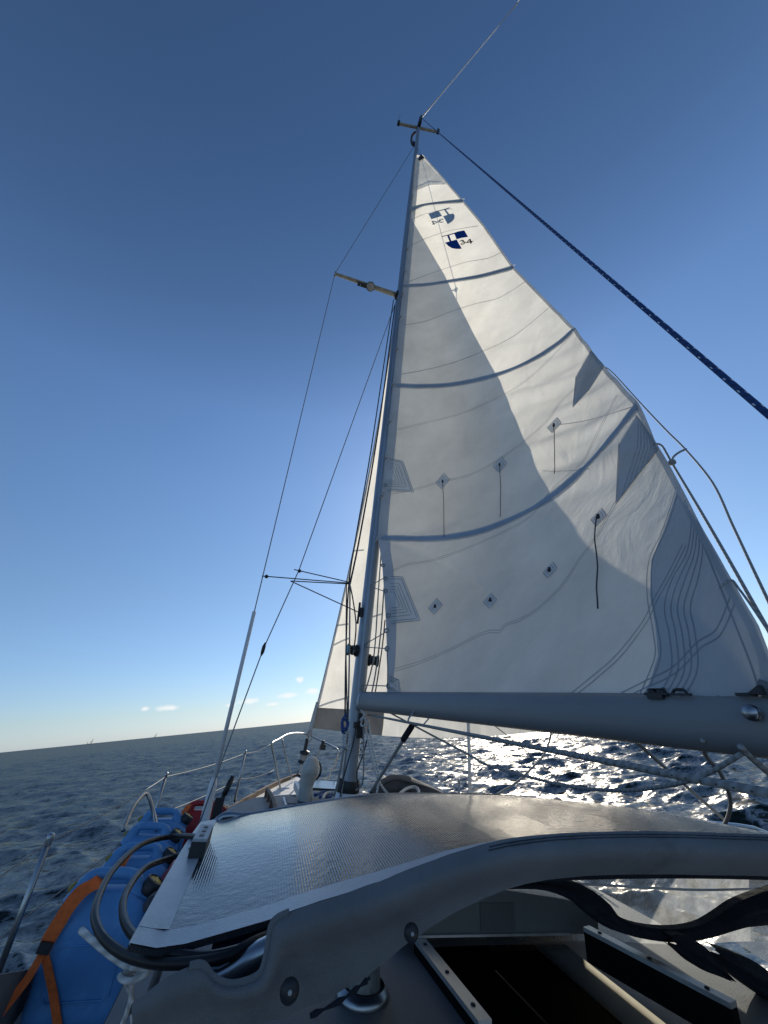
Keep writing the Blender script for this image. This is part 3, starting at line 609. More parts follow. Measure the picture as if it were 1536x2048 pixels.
m = MB(); m.grid([[sail_pt(u, z) + np.array([-.004, -.003, 0]) for u in (np.array([0, .5, 1]) * .085 / max(.2, np.linalg.norm(sail_pt(1, z) - sail_pt(0, z))))] for z in sz[:-3]])
m.build('luff_tape', m_luff, main)
m = MB(); m.grid([[sail_pt(1 - v, z) + np.array([-.004, -.004, 0]) for v in (np.array([0, 1]) * .03 / max(.2, np.linalg.norm(sail_pt(1, z) - sail_pt(0, z))))] for z in sz[:-3]])
m.build('leech_tape', m_seam, main)
battens = [[(822, 420), (845, 411), (880, 406), (928, 402)], [(807, 572), (850, 570), (905, 562), (965, 552), (1028, 535)],
           [(790, 771), (840, 773), (900, 770), (960, 759), (1020, 741), (1080, 712), (1125, 681), (1148, 658)],
           [(762, 1076), (830, 1078), (890, 1076), (960, 1063), (1030, 1036), (1090, 1003), (1150, 956), (1210, 893), (1276, 812)]]
for b, wd in zip(battens, (.10, .10, .10, .11)):
    m = MB(); strip(m, b, wd, .005); bo = m.build('batten_pocket', m_seam, main)
    m = MB(); strip(m, b, wd * .55, .010); m.build('batten', m_batten, bo)
seams = [[(822, 440), (850, 428), (880, 421), (905, 418)], [(820, 492), (850, 478), (890, 464), (930, 456), (957, 452)], [(808, 567), (840, 555), (880, 541), (930, 525), (975, 517), (1003, 505)],
         [(806, 651), (853, 642), (900, 624), (950, 608), (1000, 595), (1050, 564)], [(795, 750), (850, 740), (905, 726), (968, 702), (1020, 677), (1060, 648), (1098, 616)],
         [(786, 861), (850, 846), (920, 828), (980, 803), (1040, 770), (1090, 728), (1148, 666)], [(772, 989), (830, 979), (880, 964), (940, 950), (1000, 918), (1058, 875), (1098, 838), (1120, 806), (1150, 778), (1200, 738)],
         [(776, 1147), (812, 1130), (860, 1122), (915, 1104), (960, 1086), (1010, 1063), (1060, 1034), (1100, 985), (1130, 955), (1165, 925), (1195, 868), (1235, 790)],
         [(790, 1340), (840, 1325), (900, 1300), (970, 1266), (1000, 1263), (1012, 1250), (1040, 1240), (1080, 1215), (1130, 1165), (1160, 1118), (1195, 1072), (1225, 1018), (1262, 965), (1310, 908)],
         [(1140, 1395), (1190, 1355), (1240, 1310), (1290, 1245), (1312, 1200), (1340, 1150), (1370, 1090)], [(1245, 1392), (1290, 1370), (1350, 1340), (1400, 1290), (1440, 1262), (1470, 1190)],
         [(1283, 1398), (1300, 1360), (1317, 1310), (1312, 1260), (1300, 1190), (1303, 1120), (1330, 1060), (1356, 980)]]
m_stitch = cloth('stitched_seam', (.40, .43, .47), .40, (.40, .42, .44), wrinkle=.05)
def seam2(mb, pts, gap, w):
    pp = [tuple(p[:2]) for p in spline([(x, y, 0) for x, y in pts], 5)]; P = [onsail(x, y, .003) for x, y in dens(pp, 9)]; P = [p for p in P if p is not None]
    for sg in (-1, 1):
        rows = []
        for i in range(len(P)):
            t = P[min(i + 1, len(P) - 1)][0] - P[max(i - 1, 0)][0]; sdv = np.cross(t, P[i][1]); sdv /= np.linalg.norm(sdv) + 1e-9
            q = P[i][0] + sdv * sg * gap / 2; rows.append([q - sdv * w / 2, q + sdv * w / 2])
        mb.grid(rows)
m = MB()
for k, sm_ in enumerate(seams):
    if k > 4: seam2(m, sm_, .020, .0045)
    else: strip(m, sm_, .012, .003)
for k in range(5):
    dx = k * 13; strip(m, [(1318 + dx, 1392), (1344 + dx, 1340), (1340 + dx, 1270), (1330 + dx, 1215), (1345 + dx, 1160), (1375 + dx * .6, 1105), (1385 + dx * .4, 1040)], .0045, .003)
strip(m, [(1113, 850), (1180, 840), (1262, 815)], .006, .003); strip(m, [(1085, 942), (1120, 943), (1180, 938)], .006, .003)
strip(m, [(1370, 1000), (1420, 1120), (1460, 1220), (1500, 1320), (1522, 1388)], .005, .003)
m.build('cloth_seams', m_stitch, main)
patches = [[(776, 917), (806, 923), (828, 985), (772, 982)], [(779, 1154), (806, 1155), (842, 1242), (782, 1248)], [(781, 1352), (800, 1360), (803, 1386), (781, 1386)],
           [(1183, 702), (1210, 733), (1180, 780), (1147, 815), (1153, 755)], [(1275, 832), (1308, 880), (1318, 900), (1235, 1008), (1240, 890)]]
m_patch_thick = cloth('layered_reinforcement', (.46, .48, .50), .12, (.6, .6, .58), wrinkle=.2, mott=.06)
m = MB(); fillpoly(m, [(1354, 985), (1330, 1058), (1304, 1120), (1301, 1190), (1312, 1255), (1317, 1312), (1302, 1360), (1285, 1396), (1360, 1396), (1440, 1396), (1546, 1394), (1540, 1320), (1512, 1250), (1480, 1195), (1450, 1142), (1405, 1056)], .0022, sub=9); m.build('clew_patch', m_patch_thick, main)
for kp, p in enumerate(patches):
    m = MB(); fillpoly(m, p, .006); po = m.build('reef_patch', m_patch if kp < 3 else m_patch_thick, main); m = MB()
    if kp < 3:
        c = np.array(p[0]) * .5 + np.array(p[3]) * .5
        for k in (1.0, .9, .72, .58, .46, .34): strip(m, [tuple(c + (np.array(q) - c) * k) for q in p], .006, .010, curve=False, step=5)
    else:
        strip(m, p + [p[0]], .007, .010, curve=False)
        for k in (.12, .27, .42, .57, .72, .87): strip(m, [tuple(np.array(p[1]) * (1 - k) + np.array(p[0]) * k), tuple(np.array(p[2]) * (1 - k * .6) + np.array(p[4]) * k * .6), tuple(np.array(p[2]) * (1 - k) + np.array(p[3]) * k)], .004, .010, curve=False)
    m.build('stitching', m_stitch, po)
# dark head patch
m = MB(); fillpoly(m, [(834, 316), (842, 312), (888, 362), (880, 366), (860, 366), (828, 378)], .006); fillpoly(m, [(828, 376), (858, 362), (890, 364), (893, 370), (862, 371), (827, 384)], .012); m.build('head_patch', m_patch, main)
m = MB(); fillpoly(m, [(836, 318), (843, 309), (850, 318), (838, 324)], .02); m.build('headboard', m_black, main)
# insignia and numerals, near side (readable) and the far side showing through
Z3 = lambda pts, ox=840, oy=390, k=130 / 1536: [(ox + x * k, oy + y * k) for x, y in pts]
near = [[(505, 985), (640, 955), (690, 938), (805, 905), (815, 930), (690, 960), (520, 1000)], [(805, 905), (900, 870), (1050, 845), (1140, 1000), (1000, 1020), (868, 1055), (815, 930)],
        [(638, 955), (685, 945), (745, 1095), (700, 1110)], [(592, 1135), (700, 1108), (745, 1095), (868, 1062), (990, 1280), (870, 1285), (760, 1268), (670, 1215)]]
far = [[(195, 440), (440, 365), (520, 495), (270, 572)], [(440, 365), (570, 330), (695, 292), (712, 310), (610, 345), (460, 378)], [(565, 345), (608, 340), (692, 450), (650, 470)],
       [(545, 500), (650, 468), (692, 450), (790, 435), (818, 490), (810, 560), (760, 625), (655, 690)]]
m = MB()
for p in near: fillpoly(m, Z3(p), .008)
lg = m.build('shield_emblem', m_logo, main)
m = MB()
for s_ in ([(940, 1110), (975, 1085), (1020, 1085), (1030, 1110), (990, 1125), (1050, 1120), (1075, 1140), (1045, 1165), (990, 1172), (965, 1165)], [(1215, 1155), (1180, 1050), (1105, 1135), (1250, 1108)]):
    strip(m, Z3(s_), .026, .009, curve=False, step=2)
m.build('sail_number', m_numeral, main)
m = MB()
for p in far: fillpoly(m, Z3(p), -.003)
m.build('reverse_emblem', m_logo_back, main)
m = MB()
for s_ in ([(560, 630), (520, 645), (455, 635), (440, 605), (480, 612), (500, 605), (455, 600), (470, 575), (520, 570), (545, 585)], [(340, 700), (285, 612), (425, 640), (290, 690)]):
    strip(m, Z3(s_), .026, -.003, curve=False, step=2)
m.build('reverse_number', m_numeral, main)
# reef points: little patches with cords
for (x, y, k) in ((886, 963, 1), (1001, 930, 1), (1110, 851, 1), (872, 1214, 1), (982, 1203, 1), (1102, 1142, 1), (1200, 1036, 1.1)):
    r1, r2 = 14 * k, 16 * k; sk = 4 if x < 1050 else 10
    dm = [(x - r1, y + 2 + sk * .3), (x + sk * .6, y - r2), (x + r1, y - 2 - sk * .2), (x - sk * .4, y + r2)]
    m = MB(); fillpoly(m, dm, .007); pp_ = m.build('reef_point_patch', m_patch, main)
    m = MB(); strip(m, dm + [dm[0]], .006, .010, curve=False, step=4); strip(m, [(x * .4 + a * .6, y * .4 + b * .6) for a, b in dm + [dm[0]]], .004, .010, curve=False, step=4); m.build('stitching', m_stitch, pp_)
    m = MB(); m.box(onsail(x, y, .014)[0], (.012, .012, .03)); m.box(onsail(x, y + 2, .016)[0], (.022, .01, .012)); m.build('reef_knot', m_black, pp_)
for pts in ([(886, 964), (889, 1000), (890, 1076)], [(1001, 932), (1004, 980), (1003, 1037)], [(1110, 853), (1113, 900), (1112, 950)], [(1198, 1040), (1196, 1080), (1202, 1140), (1200, 1180), (1203, 1222)]):
    P = [onsail(x, y, .02)[0] for x, y in dens(pts, 12)]; m = MB(); m.tube(spline(P, 2), .0036, 6); m.build('reef_cord', r_dark, main)
for x, y in ((769, 971), (764, 1132), (775, 1232), (769, 1158), (769, 1183), (771, 1262), (772, 1298), (776, 1372)):
    h = onsail(x + 2, y, .006)
    if h: m = MB(); m.lathe(h[0], h[1], [(.012, 0), (.022, .001), (.024, .006), (.014, .009), (.012, .002)], 14); m.build('luff_eyelet', m_steel, main)
for y in (395, 425, 500, 545, 590, 635, 700, 770, 843, 915, 990, 1078):
    x0 = float(np.interp(y, [312, 418, 571, 771, 1075], [833, 822, 806, 785, 754])); h = onsail(x0 + 5, y, .004)
    if h: m = MB(); m.box(np.array([MX, 3.90, h[0][2]]), (.026, .06, .05)); m.box(np.array([MX - .012, 3.895, h[0][2] - .035]), (.012, .02, .03)); m.build('sail_slide', m_grey_pl, main)
# foot rope hump at the tack
done(main)

# ------------------------------------------------------------------ jib on its furling stay
JT = np.array([MX, 7.62, -.30]); FS0 = np.array([MX, 7.86, -.98]); FS1 = np.array([MX, 4.22, 10.3])
def stay(z):
    t = (z - FS0[2]) / (FS1[2] - FS0[2]); return FS0 + (FS1 - FS0) * t + np.array([.24, -.02, 0]) * 4 * t * (1 - t)
JL = [(-.30, (2.42, 2.45, .10))]
for (qx_, qy_), X_ in (((1390, 1225), 2.42), ((1300, 1175), 2.46), ((1222, 1128), 2.48), ((1160, 1072), 2.47), ((1110, 1000), 2.45), ((1060, 895), 2.45), ((1000, 760), 2.40), ((923, 619), 2.10), ((889, 550), 1.92), ((855, 492), 1.66), ((822, 436), 1.33)):
    q_ = onsail(qx_, qy_)[0]
    q_ = np.array(q_); p_ = q_ + SB * ((X_ - q_[0]) / SB[0]); JL.append((max(p_[2] - .02, JL[-1][0] + .03), tuple(p_)))
JL.append((JL[-1][0] + .8, (1.02, stay(JL[-1][0] + .8)[1] - .12, JL[-1][0] + .85)))
def jib_pt(u, z):
    lu = stay(z); le = np.array([np.interp(z, [a for a, _ in JL], [b[k] for _, b in JL]) for k in range(3)])
    ch = le - lu; c = np.linalg.norm(ch); n = np.array([-ch[1], ch[0], 0]); n /= np.linalg.norm(n) + 1e-9
    if n[0] < 0: n = -n
    p = lu + ch * u + n * c * .085 * 4 * u ** .8 * (1 - u ** .8)
    if z < .6: p[2] -= .10 * (1 - (z + .3) / .9) * math.sin(math.pi * u) ** 1.0
    w = math.sin((z * 2.2 - u * 7) * 4 + 3 * noise.noise(Vector((u * 5, z, 2)))) * .010 * interp(u, [(0, .2), (.08, 1), (.4, .5), (1, .2)]) * interp(z, [(-.3, 1), (2.5, .9), (5, .2)])
    return p + n * w
JZT = JL[-1][0]; jz = [-.30 + (JZT + .30) * (i / 150) ** 1.3 for i in range(151)]
jib = thing('jib', 'white foresail with grey weathered foot, set ahead of the mast', 'sail', JT)
def jband(z, u): return z < -.30 + .27
m = MB(); m.grid([[jib_pt(j / 60, z) for j in range(61)] for z in jz]); JBV = BVHTree.FromPolygons([Vector(p) for p in m.v], m.f)
m.build('sail_panel', m_jib, jib)
m = MB(); m.grid([[jib_pt(j / 60, z) + np.array([-.006, -.004, 0]) for j in range(19)] for z in np.linspace(-.30, .02, 6)]); m.build('foot_strip', m_uv, jib)
m = MB(); m.grid([[jib_pt(1 - v * .03, z) + np.array([-.006, -.004, 0]) for v in (0, 1, 2)] for z in jz]); m.build('leech_strip', m_uv, jib)
m = MB(); m.grid([[jib_pt(v * .007, z) + np.array([-.006, -.004, 0]) for v in (0, 1)] for z in jz]); m.build('luff_tape', m_luff, jib)
m = MB()
for pts in ([(625, 1418), (660, 1405), (697, 1395)], [(652, 1262), (672, 1252), (697, 1248)], [(676, 1110), (700, 1103), (728, 1100)], [(735, 1105), (750, 1100)], [(668, 1290), (684, 1282), (700, 1276)], [(735, 1237), (764, 1228)], [(740, 850), (757, 846)], [(716, 980), (733, 977)]):
    strip(m, pts, .03, .004, bv=JBV)
m.build('cloth_seams', m_seam, jib); done(jib)
st = thing('forestay', 'forestay running from the bow roller up to the mast in front', 'stay', FS0)
m = MB(); m.tube([stay(z) for z in np.linspace(-.98, 10.3, 40)], .011, 8); m.build('stay_foil', m_grey_pl, st)
m = MB(); m.tube([stay(z) for z in (-.42, -.30, -.1, .1)], [.035, .04, .04, .03], 10); m.build('sail_wrap', m_luff, st)
m = MB(); m.lathe(stay(-.72), nz(FS1 - FS0), [(.03, -.10), (.085, -.10), (.085, -.08), (.05, -.07), (.05, .03), (.085, .04), (.085, .06), (.03, .08), (.03, .26)], 18); m.build('furling_drum', m_black, st)
m = MB(); m.lathe(stay(-.72), nz(FS1 - FS0), [(.05, -.065), (.062, -.03), (.06, .02), (.05, .03)], 14); m.tube(spline([stay(-.45) + (.0, -.03, 0), stay(-.42) + (-.05, -.04, .02), stay(-.38) + (0, -.05, .03), stay(-.46) + (.05, -.04, .0), stay(-.5) + (0, -.05, -.02)], 4), .01, 6); m.build('furling_line', r_grey, st)
done(st)

# ------------------------------------------------------------------ standing rigging
def wire(name, label, cat, pts, r, mat, parts=(), group=None):
    o = thing(name, label, cat, pts[-1] if pts[-1][2] < pts[0][2] else pts[0], group)
    m = MB(); m.tube(pts, r, 7); m.build('wire', mat, o)
    for nm, pp, rr, mt_ in parts: m = MB(); m.tube(pp, rr, 10); m.build(nm, mt_, o)
    done(o); return o
mtop = np.array([MX - .05, 4.06, 12.35])
cpP = np.array([-.205, 3.88, -1.22]); cpS = np.array([2.03, 3.9, -1.22])
ln = lambda a, b, t: np.asarray(a) * (1 - t) + np.asarray(b) * t
def zon(a, b, z): t = (z - a[2]) / (b[2] - a[2]); return ln(a, b, t)
wire('cap_shroud', 'port cap shroud over the spreader tip with a pale tube sleeve near the deck', 'shroud', straight(mtop, tipP, 6) + straight(tipP, cpP, 8)[1:], .0055, m_wire,
     [('tube_sleeve', [zon(tipP, cpP, .77), zon(tipP, cpP, -.62)], .017, m_wht_pl), ('turnbuckle_boot', [zon(tipP, cpP, -.55), zon(tipP, cpP, -.60), zon(tipP, cpP, -.95), zon(tipP, cpP, -1.15)], [.018, .03, .036, .036], m_wht_pl)], 'shrouds bracing the mast')
wire('cap_shroud', 'starboard cap shroud hidden behind the mainsail, its thin shadow on the cloth', 'shroud', straight((MX + .05, 4.06, 12.35), tipS, 6) + straight(tipS, cpS, 8)[1:], .0055, m_wire, [('tube_sleeve', [zon(tipS, cpS, .2), zon(tipS, cpS, -.62)], .016, m_wht_pl)], 'shrouds bracing the mast')
lsP0, lsP1 = np.array([MX - .06, 4.0, 6.25]), np.array([-.26, 3.72, -1.22])
lp_ = [lsP0, at(598, 1140, 3.9), at(527, 1297, 3.88), at(437, 1540, 3.82), np.array([-.28, 3.8, -1.2])]
wire('lower_shroud', 'port lower shroud with a black fitting halfway down its lower length', 'shroud', lp_, .0055, m_wire, [('black_toggle', [at(531, 1285, 3.88), at(528, 1293, 3.88), at(525, 1304, 3.88), at(522, 1312, 3.88)], [.006, .016, .016, .006], m_black)], 'shrouds bracing the mast')
wire('lower_shroud', 'starboard lower shroud rising from the far deck edge right of the mast', 'shroud', [np.array([MX + .06, 4.0, 6.25]), at(938, 1466, 3.95), at(940, 1590, 3.95), np.array([2.06, 3.95, -1.2])], .0055, m_wire, [('tube_sleeve', [at(938, 1466, 3.95), at(940, 1590, 3.95), np.array([2.06, 3.95, -1.15])], .014, m_line)], 'shrouds bracing the mast')
wire('backstay', 'pale backstay wire leaving the masthead toward the top of the picture', 'stay', straight((MX + .02, 3.9, 13.62), at(1035, 6, 1.9) * 1.0, 4) + [np.array([1.05, -2.5, -1.15])], .014, m_wht_pl)
tl0, tl1 = np.array([MX + .03, 3.86, 13.45]), at(1536, 829, .42)
tl2 = ln(tl0, tl1, 1.115)
o = thing('halyard', 'dark blue rope with white flecks slanting from masthead to right edge', 'rope', tl2)
m = MB(); m.tube(straight(tl0, tl2, 70), .0075, 8); m.build('rope', r_blue, o); done(o)
# bungee ties holding halyards off the mast
mp_ = at(697, 1166, 3.86)
def tie(label, a, b, ball=None):
    o = thing('rope_tie', label, 'cord', a, 'thin ties from the shrouds to the halyards'); m = MB(); m.tube(straight(a, b, 4), .0055, 6); m.build('cord', r_dark, o)
    if ball is not None: m = MB(); m.lathe(ball - nz(b - a) * .02, b - a, [(0, 0), (.016, .008), (.02, .02), (.012, .035), (0, .04)], 10); m.build('toggle_ball', m_black, o)
    done(o)
tie('longest thin tie from the sleeved shroud to the halyards, black ball at its end', at(524, 1152, 3.9), mp_ + (0, 0, .0), at(533, 1153, 3.9))
tie('upper short tie from the inner shroud to the halyards', at(588, 1139, 3.9), mp_ + (.0, 0, .01), at(599, 1142, 3.9))
tie('level tie meeting the inner shroud at a sharp corner', at(581, 1162, 3.9), mp_ + (0, 0, -.01))
tie('lower slanting tie from the inner shroud down to the mast cleat', at(581, 1162, 3.9), at(716, 1224, 3.94))

# ------------------------------------------------------------------ running rigging round the mast
def rope(name, label, pts, r, mat, sp=6, group=None):
    m = MB(); m.tube(spline(pts, sp) if sp else pts, r, 7); o = m.build(name, mat); return tag(o, label, 'rope', group)
hg = 'halyards and lines at the mast'
rope('halyard', 'dark halyard running down the port side of the mast past the upper winch', [at(787, 600, 3.95), at(772, 700, 3.95), at(742, 900, 3.93), at(716, 1050, 3.9), at(698, 1165, 3.88), at(692, 1300, 3.9), at(690, 1440, 3.9)], .008, r_dark, 5, hg)
rope('halyard', 'grey halyard lying against the mast from the tie point to the deck', [at(700, 1165, 3.88), at(699, 1290, 3.9), at(697, 1400, 3.88), at(694, 1480, 3.85), at(686, 1560, 3.85), at(681, 1598, 3.9)], .008, r_grey, 5, hg)
rope('halyard', 'dark line pair from the tie point to the port mast winch', [at(699, 1165, 3.88), at(706, 1200, 3.9), at(712, 1250, 3.92), at(708, 1300, 3.9)], .007, r_dark, 5, hg)
rope('halyard', 'thin line nearest the jib, straight down from the tie point', [at(693, 1168, 3.86), at(692, 1300, 3.86), at(694, 1430, 3.86), at(690, 1500, 3.84)], .006, r_dark, 5, hg)
rope('halyard', 'dark rope bundle tight on the mast edge above the tie point', [at(790, 610, 3.97), at(758, 850, 3.95), at(722, 1060, 3.92), at(700, 1168, 3.9)], .010, r_dark, 5, hg)
rope('halyard', 'line between mast and mainsail luff down to the starboard winch', [at(764, 1080, 3.9), at(757, 1180, 3.92), at(748, 1310, 3.95), at(730, 1385, 3.92)], .007, r_grey, 5, hg)
rope('halyard', 'second line between mast and luff ending at the gooseneck', [at(768, 1175, 3.7), at(762, 1260, 3.75), at(752, 1340, 3.8), at(743, 1388, 3.8)], .007, r_grey, 5, hg)
rope('halyard', 'third line close along the loose luff', [at(770, 1240, 3.6), at(765, 1290, 3.62), at(757, 1345, 3.65), at(750, 1388, 3.65)], .006, r_dark, 5, hg)
lu_ = lambda x, y: onsail(x, y, .01)[0]
rope('luff_lacing', 'upper white lacing from the mast to the loose luff', [lu_(766, 1158), at(741, 1171, 3.9), at(741, 1173, 3.9), lu_(767, 1184)], .0045, r_grey, 0, 'luff lacings')
rope('luff_lacing', 'lower white lacing loop between mast, luff and tack', [lu_(770, 1264), at(729, 1289, 3.9), at(729, 1294, 3.9), lu_(774, 1298), lu_(777, 1335), lu_(777, 1372), at(724, 1370, 3.88)], .0045, r_grey, 0, 'luff lacings')
# coils and tails below the gooseneck
rope('halyard', 'blue rope hank tied off on the port side of the mast', [at(693, 1428, 3.84), at(684, 1445, 3.8), at(690, 1460, 3.78), at(696, 1446, 3.8), at(686, 1438, 3.8), at(685, 1462, 3.8), at(694, 1468, 3.8)], .013, r_blue2, 6, hg)
rope('halyard', 'white rope hank hanging under the blue one at the mast', [at(690, 1462, 3.8), at(686, 1480, 3.8), at(693, 1492, 3.78), at(700, 1480, 3.8), at(694, 1462, 3.8), at(690, 1490, 3.78), at(698, 1500, 3.8)], .011, r_white, 6, hg)
rope('halyard', 'long grey tail from the mast hank down to the deck on the left', [at(690, 1480, 3.8), at(684, 1520, 3.78), at(677, 1560, 3.8), at(668, 1592, 3.85)], .010, r_grey, 6, hg)
rope('halyard', 'thin line crossing the front of the mast to its foot', [at(712, 1448, 3.86), at(708, 1480, 3.84), at(694, 1530, 3.82), at(684, 1568, 3.85), at(680, 1596, 3.9)], .006, r_dark, 6, hg)
rope('halyard', 'grey line hanging straight down right of the mast', [at(727, 1450, 3.8), at(727, 1500, 3.78), at(727, 1550, 3.8), at(722, 1572, 3.85), at(712, 1580, 3.9)], .007, r_grey, 6, hg)
rope('halyard', 'white line sloping from below the gooseneck to the cabin top', [at(730, 1448, 3.8), at(740, 1500, 3.7), at(752, 1548, 3.65), at(765, 1575, 3.65), at(778, 1590, 3.65)], .009, r_white, 6, hg)
rope('halyard', 'second white line beside the sloping one right of the mast', [at(736, 1440, 3.8), at(746, 1500, 3.65), at(757, 1550, 3.6), at(753, 1590, 3.6)], .009, r_white, 6, hg)
rope('halyard', 'dark line slanting back to the mast foot on its right side', [at(737, 1450, 3.8), at(734, 1480, 3.8), at(724, 1515, 3.82), at(714, 1545, 3.86), at(716, 1575, 3.9)], .006, r_dark, 6, hg)
rope('shackle_cluster', 'tangle of steel shackles and cord just under the gooseneck', [at(722, 1420, 3.8), at(728, 1430, 3.76), at(721, 1440, 3.78), at(730, 1436, 3.74), at(733, 1448, 3.74), at(722, 1450, 3.78), at(730, 1424, 3.76)], .008, r_white, 6)
rope('coiled_line', 'blue and white line flaked on the cabin top left of the mast foot', [at(630, 1590, 4.5), at(648, 1584, 4.7), at(662, 1592, 4.5), at(640, 1594, 4.4), at(655, 1587, 4.6), at(672, 1590, 4.5)], .014, r_blue2, 6)
rope('coiled_line', 'white line flaked on the cabin top left of the mast foot', [at(645, 1598, 4.2), at(652, 1587, 4.4), at(668, 1585, 4.4), at(676, 1596, 4.2)], .013, r_white, 6)
# vang strut, main sheet and other lines under the boom
s, ax, p = on_boom(838, 1400); vb = p[1] - .02
o = thing('boom_vang', 'dark vang line slanting from the boom hook to the mast foot', 'vang', at(743, 1582, 3.6))
m = MB(); m.tube(straight(at(822, 1455, vb), at(743, 1582, 3.55), 8), .011, 8); m.build('vang_line', r_grey, o)
m = MB(); m.tube(straight(at(824, 1452, vb), at(806, 1480, vb + .08), 4), .02, 8); m.build('vang_strap', m_canvas_d, o); done(o)
def line3(pa, pb, da, db, n=14):
    a = R @ (ray(*pa) * da); b = R @ (ray(*pb) * db); return straight(a, b, n)
o = MB(); o.tube(line3((735, 1429), (1545, 1588), 3.5, .62), .0075, 8); tag(o.build('sheet_line', r_fleck), 'thick flecked white line stretched under the boom from mast to right edge', 'rope')
def dpts(L): return [R @ (ray(x, y) * d) for x, y, d in L]
rope('slack_line', 'thin dark line sagging under the boom across the glitter', dpts([(762, 1416, 3.4), (850, 1463, 2.7), (937, 1509, 2.2), (980, 1532, 2.0), (1124, 1570, 1.6), (1240, 1581, 1.35), (1341, 1570, 1.15), (1412, 1548, 1.05), (1482, 1508, .98)]), .0062, r_grey, 6, 'loose lines under the boom')
rope('slack_line', 'pale straight line from the boom down to the dodger at right', dpts([(1265, 1476, 1.35), (1300, 1508, 1.5), (1366, 1567, 1.75), (1446, 1637, 2.0), (1470, 1660, 2.05)]), .0075, r_grey, 5, 'loose lines under the boom')
rope('slack_line', 'pale line looping down in an S at the far right', dpts([(1405, 1480, 1.1), (1409, 1505, 1.15), (1420, 1522, 1.2), (1437, 1540, 1.25), (1452, 1570, 1.3), (1461, 1605, 1.4), (1455, 1636, 1.5), (1440, 1665, 1.6)]), .0066, r_grey, 6, 'loose lines under the boom')
rope('slack_line', 'short line leaving the right edge just below the boom', dpts([(1480, 1492, 1.0), (1505, 1518, 1.0), (1550, 1556, 1.0)]), .008, r_grey, 5, 'loose lines under the boom')
rope('jib_sheet', 'faint curved jib sheet behind the sagging line in the brightest glitter', dpts([(1104, 1455, 3.6), (1098, 1485, 3.5), (1086, 1512, 3.4), (1063, 1537, 3.3), (1033, 1565, 3.2), (982, 1596, 3.0)]), .009, r_grey, 6)
rope('jib_sheet', 'thin lazy sheet slanting down right through the glitter', dpts([(985, 1448, 3.3), (1050, 1500, 3.1), (1100, 1545, 2.9), (1140, 1595, 2.8)]), .004, r_grey, 4)
# reefing lines off the leech
LZ = lambda x, y, k: (lambda h: h)(k)
_ly = [q[2] for q in LPX][::-1]; _ld = [float(R[:, 2] @ np.array(LE[k][1])) for k in range(len(LPX))][::-1]
def ldep(y): return float(np.interp(y, _ly, _ld))          # depth of the leech at that height
def leech_line(name, label, L, r, mat): return rope(name, label, dpts([(x, y, ldep(y) * (1 - .012 * min(1, max(0, (d > 0))))) for x, y, d in L]), r, mat, 6, 'reefing lines along the leech')
leech_line('reef_line', 'outer reefing line bowing away from the leech', [(1212, 735, 5.0), (1228, 748, 4.9), (1280, 805, 4.3), (1330, 858, 3.7), (1372, 900, 3.2), (1425, 965, 2.6), (1465, 1050, 2.1), (1500, 1125, 1.75), (1545, 1220, 1.5)], .0045, r_grey)
leech_line('reef_line', 'inner reefing line running close beside the leech', [(1305, 887, 3.35), (1322, 890, 3.3), (1334, 908, 3.2), (1345, 928, 3.1), (1400, 1020, 2.5), (1455, 1115, 2.0), (1500, 1195, 1.65), (1545, 1275, 1.45)], .0052, r_grey)
leech_line('reef_line', 'short crossing tie joining the two reefing lines', [(1344, 926, 3.1), (1346, 915, 3.1), (1356, 906, 3.1), (1372, 898, 3.15)], .0055, r_grey)
leech_line('reef_line', 'thin slack line leaving the leech low down at the right edge', [(1440, 1175, 1.95), (1462, 1160, 1.9), (1478, 1178, 1.8), (1505, 1215, 1.65), (1545, 1275, 1.45)], .0035, r_grey)
m = MB(); m.lathe(R @ (ray(1344, 925) * ldep(925) * .985), (0, 0, 1), [(0, -.02), (.017, -.007), (.017, .007), (0, .02)], 8); tag(m.build('reef_knot', r_grey), 'grey knot where the reefing lines meet by the leech', 'knot')
# fender like lump at the clew
m = MB(); m.lathe(R @ (ray(1543, 1380) * 1.02), (0, 0, 1), [(0, -.035), (.024, -.025), (.033, 0), (.024, .025), (0, .034)], 14); tag(m.build('clew_pad', m_canvas), 'grey cloth pad at the sail clew on the right edge', 'pad')

# ------------------------------------------------------------------ stanchions, lifelines, pulpit
def stanchion_proto():
    o = local_thing('stanchion', '', 'stanchion', STS[0][0], 'stanchions along the deck edges')
    m = MB(); m.tube([(0, 0, 0), (0, 0, .60)], .0135, 10); m.build('post', m_steel, o)
    m = MB(); m.lathe((0, 0, .60), (0, 0, 1), [(.0145, -.03), (.0155, -.005), (.0155, .012), (.006, .018), (0, .018)], 12); m.build('post_cap', m_steel, o)
    m = MB(); m.lathe((0, 0, 0), (0, 0, 1), [(.045, 0), (.045, .008), (.02, .012), (.018, .06)], 14); m.build('base_flange', m_steel, o)
    return o
def foot(p, Y): q = at(*p, Y); return np.array([q[0], q[1], zd(Y)])
STS = [(np.array([-.83, 2.73, -1.26]), 'port stanchion nearest the camera, behind the lashed cans'), (np.array([-.655, 4.50, -1.23]), 'port stanchion standing beyond the blue cans'),
       (np.array([-.03, 6.25, -1.18]), 'port stanchion on the foredeck just before the pulpit'), (np.array([2.45, 5.0, -1.2]), 'starboard stanchion on the far side, right of the mast'), (np.array([-.845, .6, -1.25]), 'port stanchion abeam of the cockpit')]
sp_ = stanchion_proto(); sp_['label'] = STS[0][1]
for b_, lab in STS[1:]:
    c = copy_tree(sp_, b_); c['label'] = lab; done(c)
done(sp_)
top = lambda b_, h=.585: b_ + np.array([0, 0, h])
pul0 = at(543, 1487, 6.8)
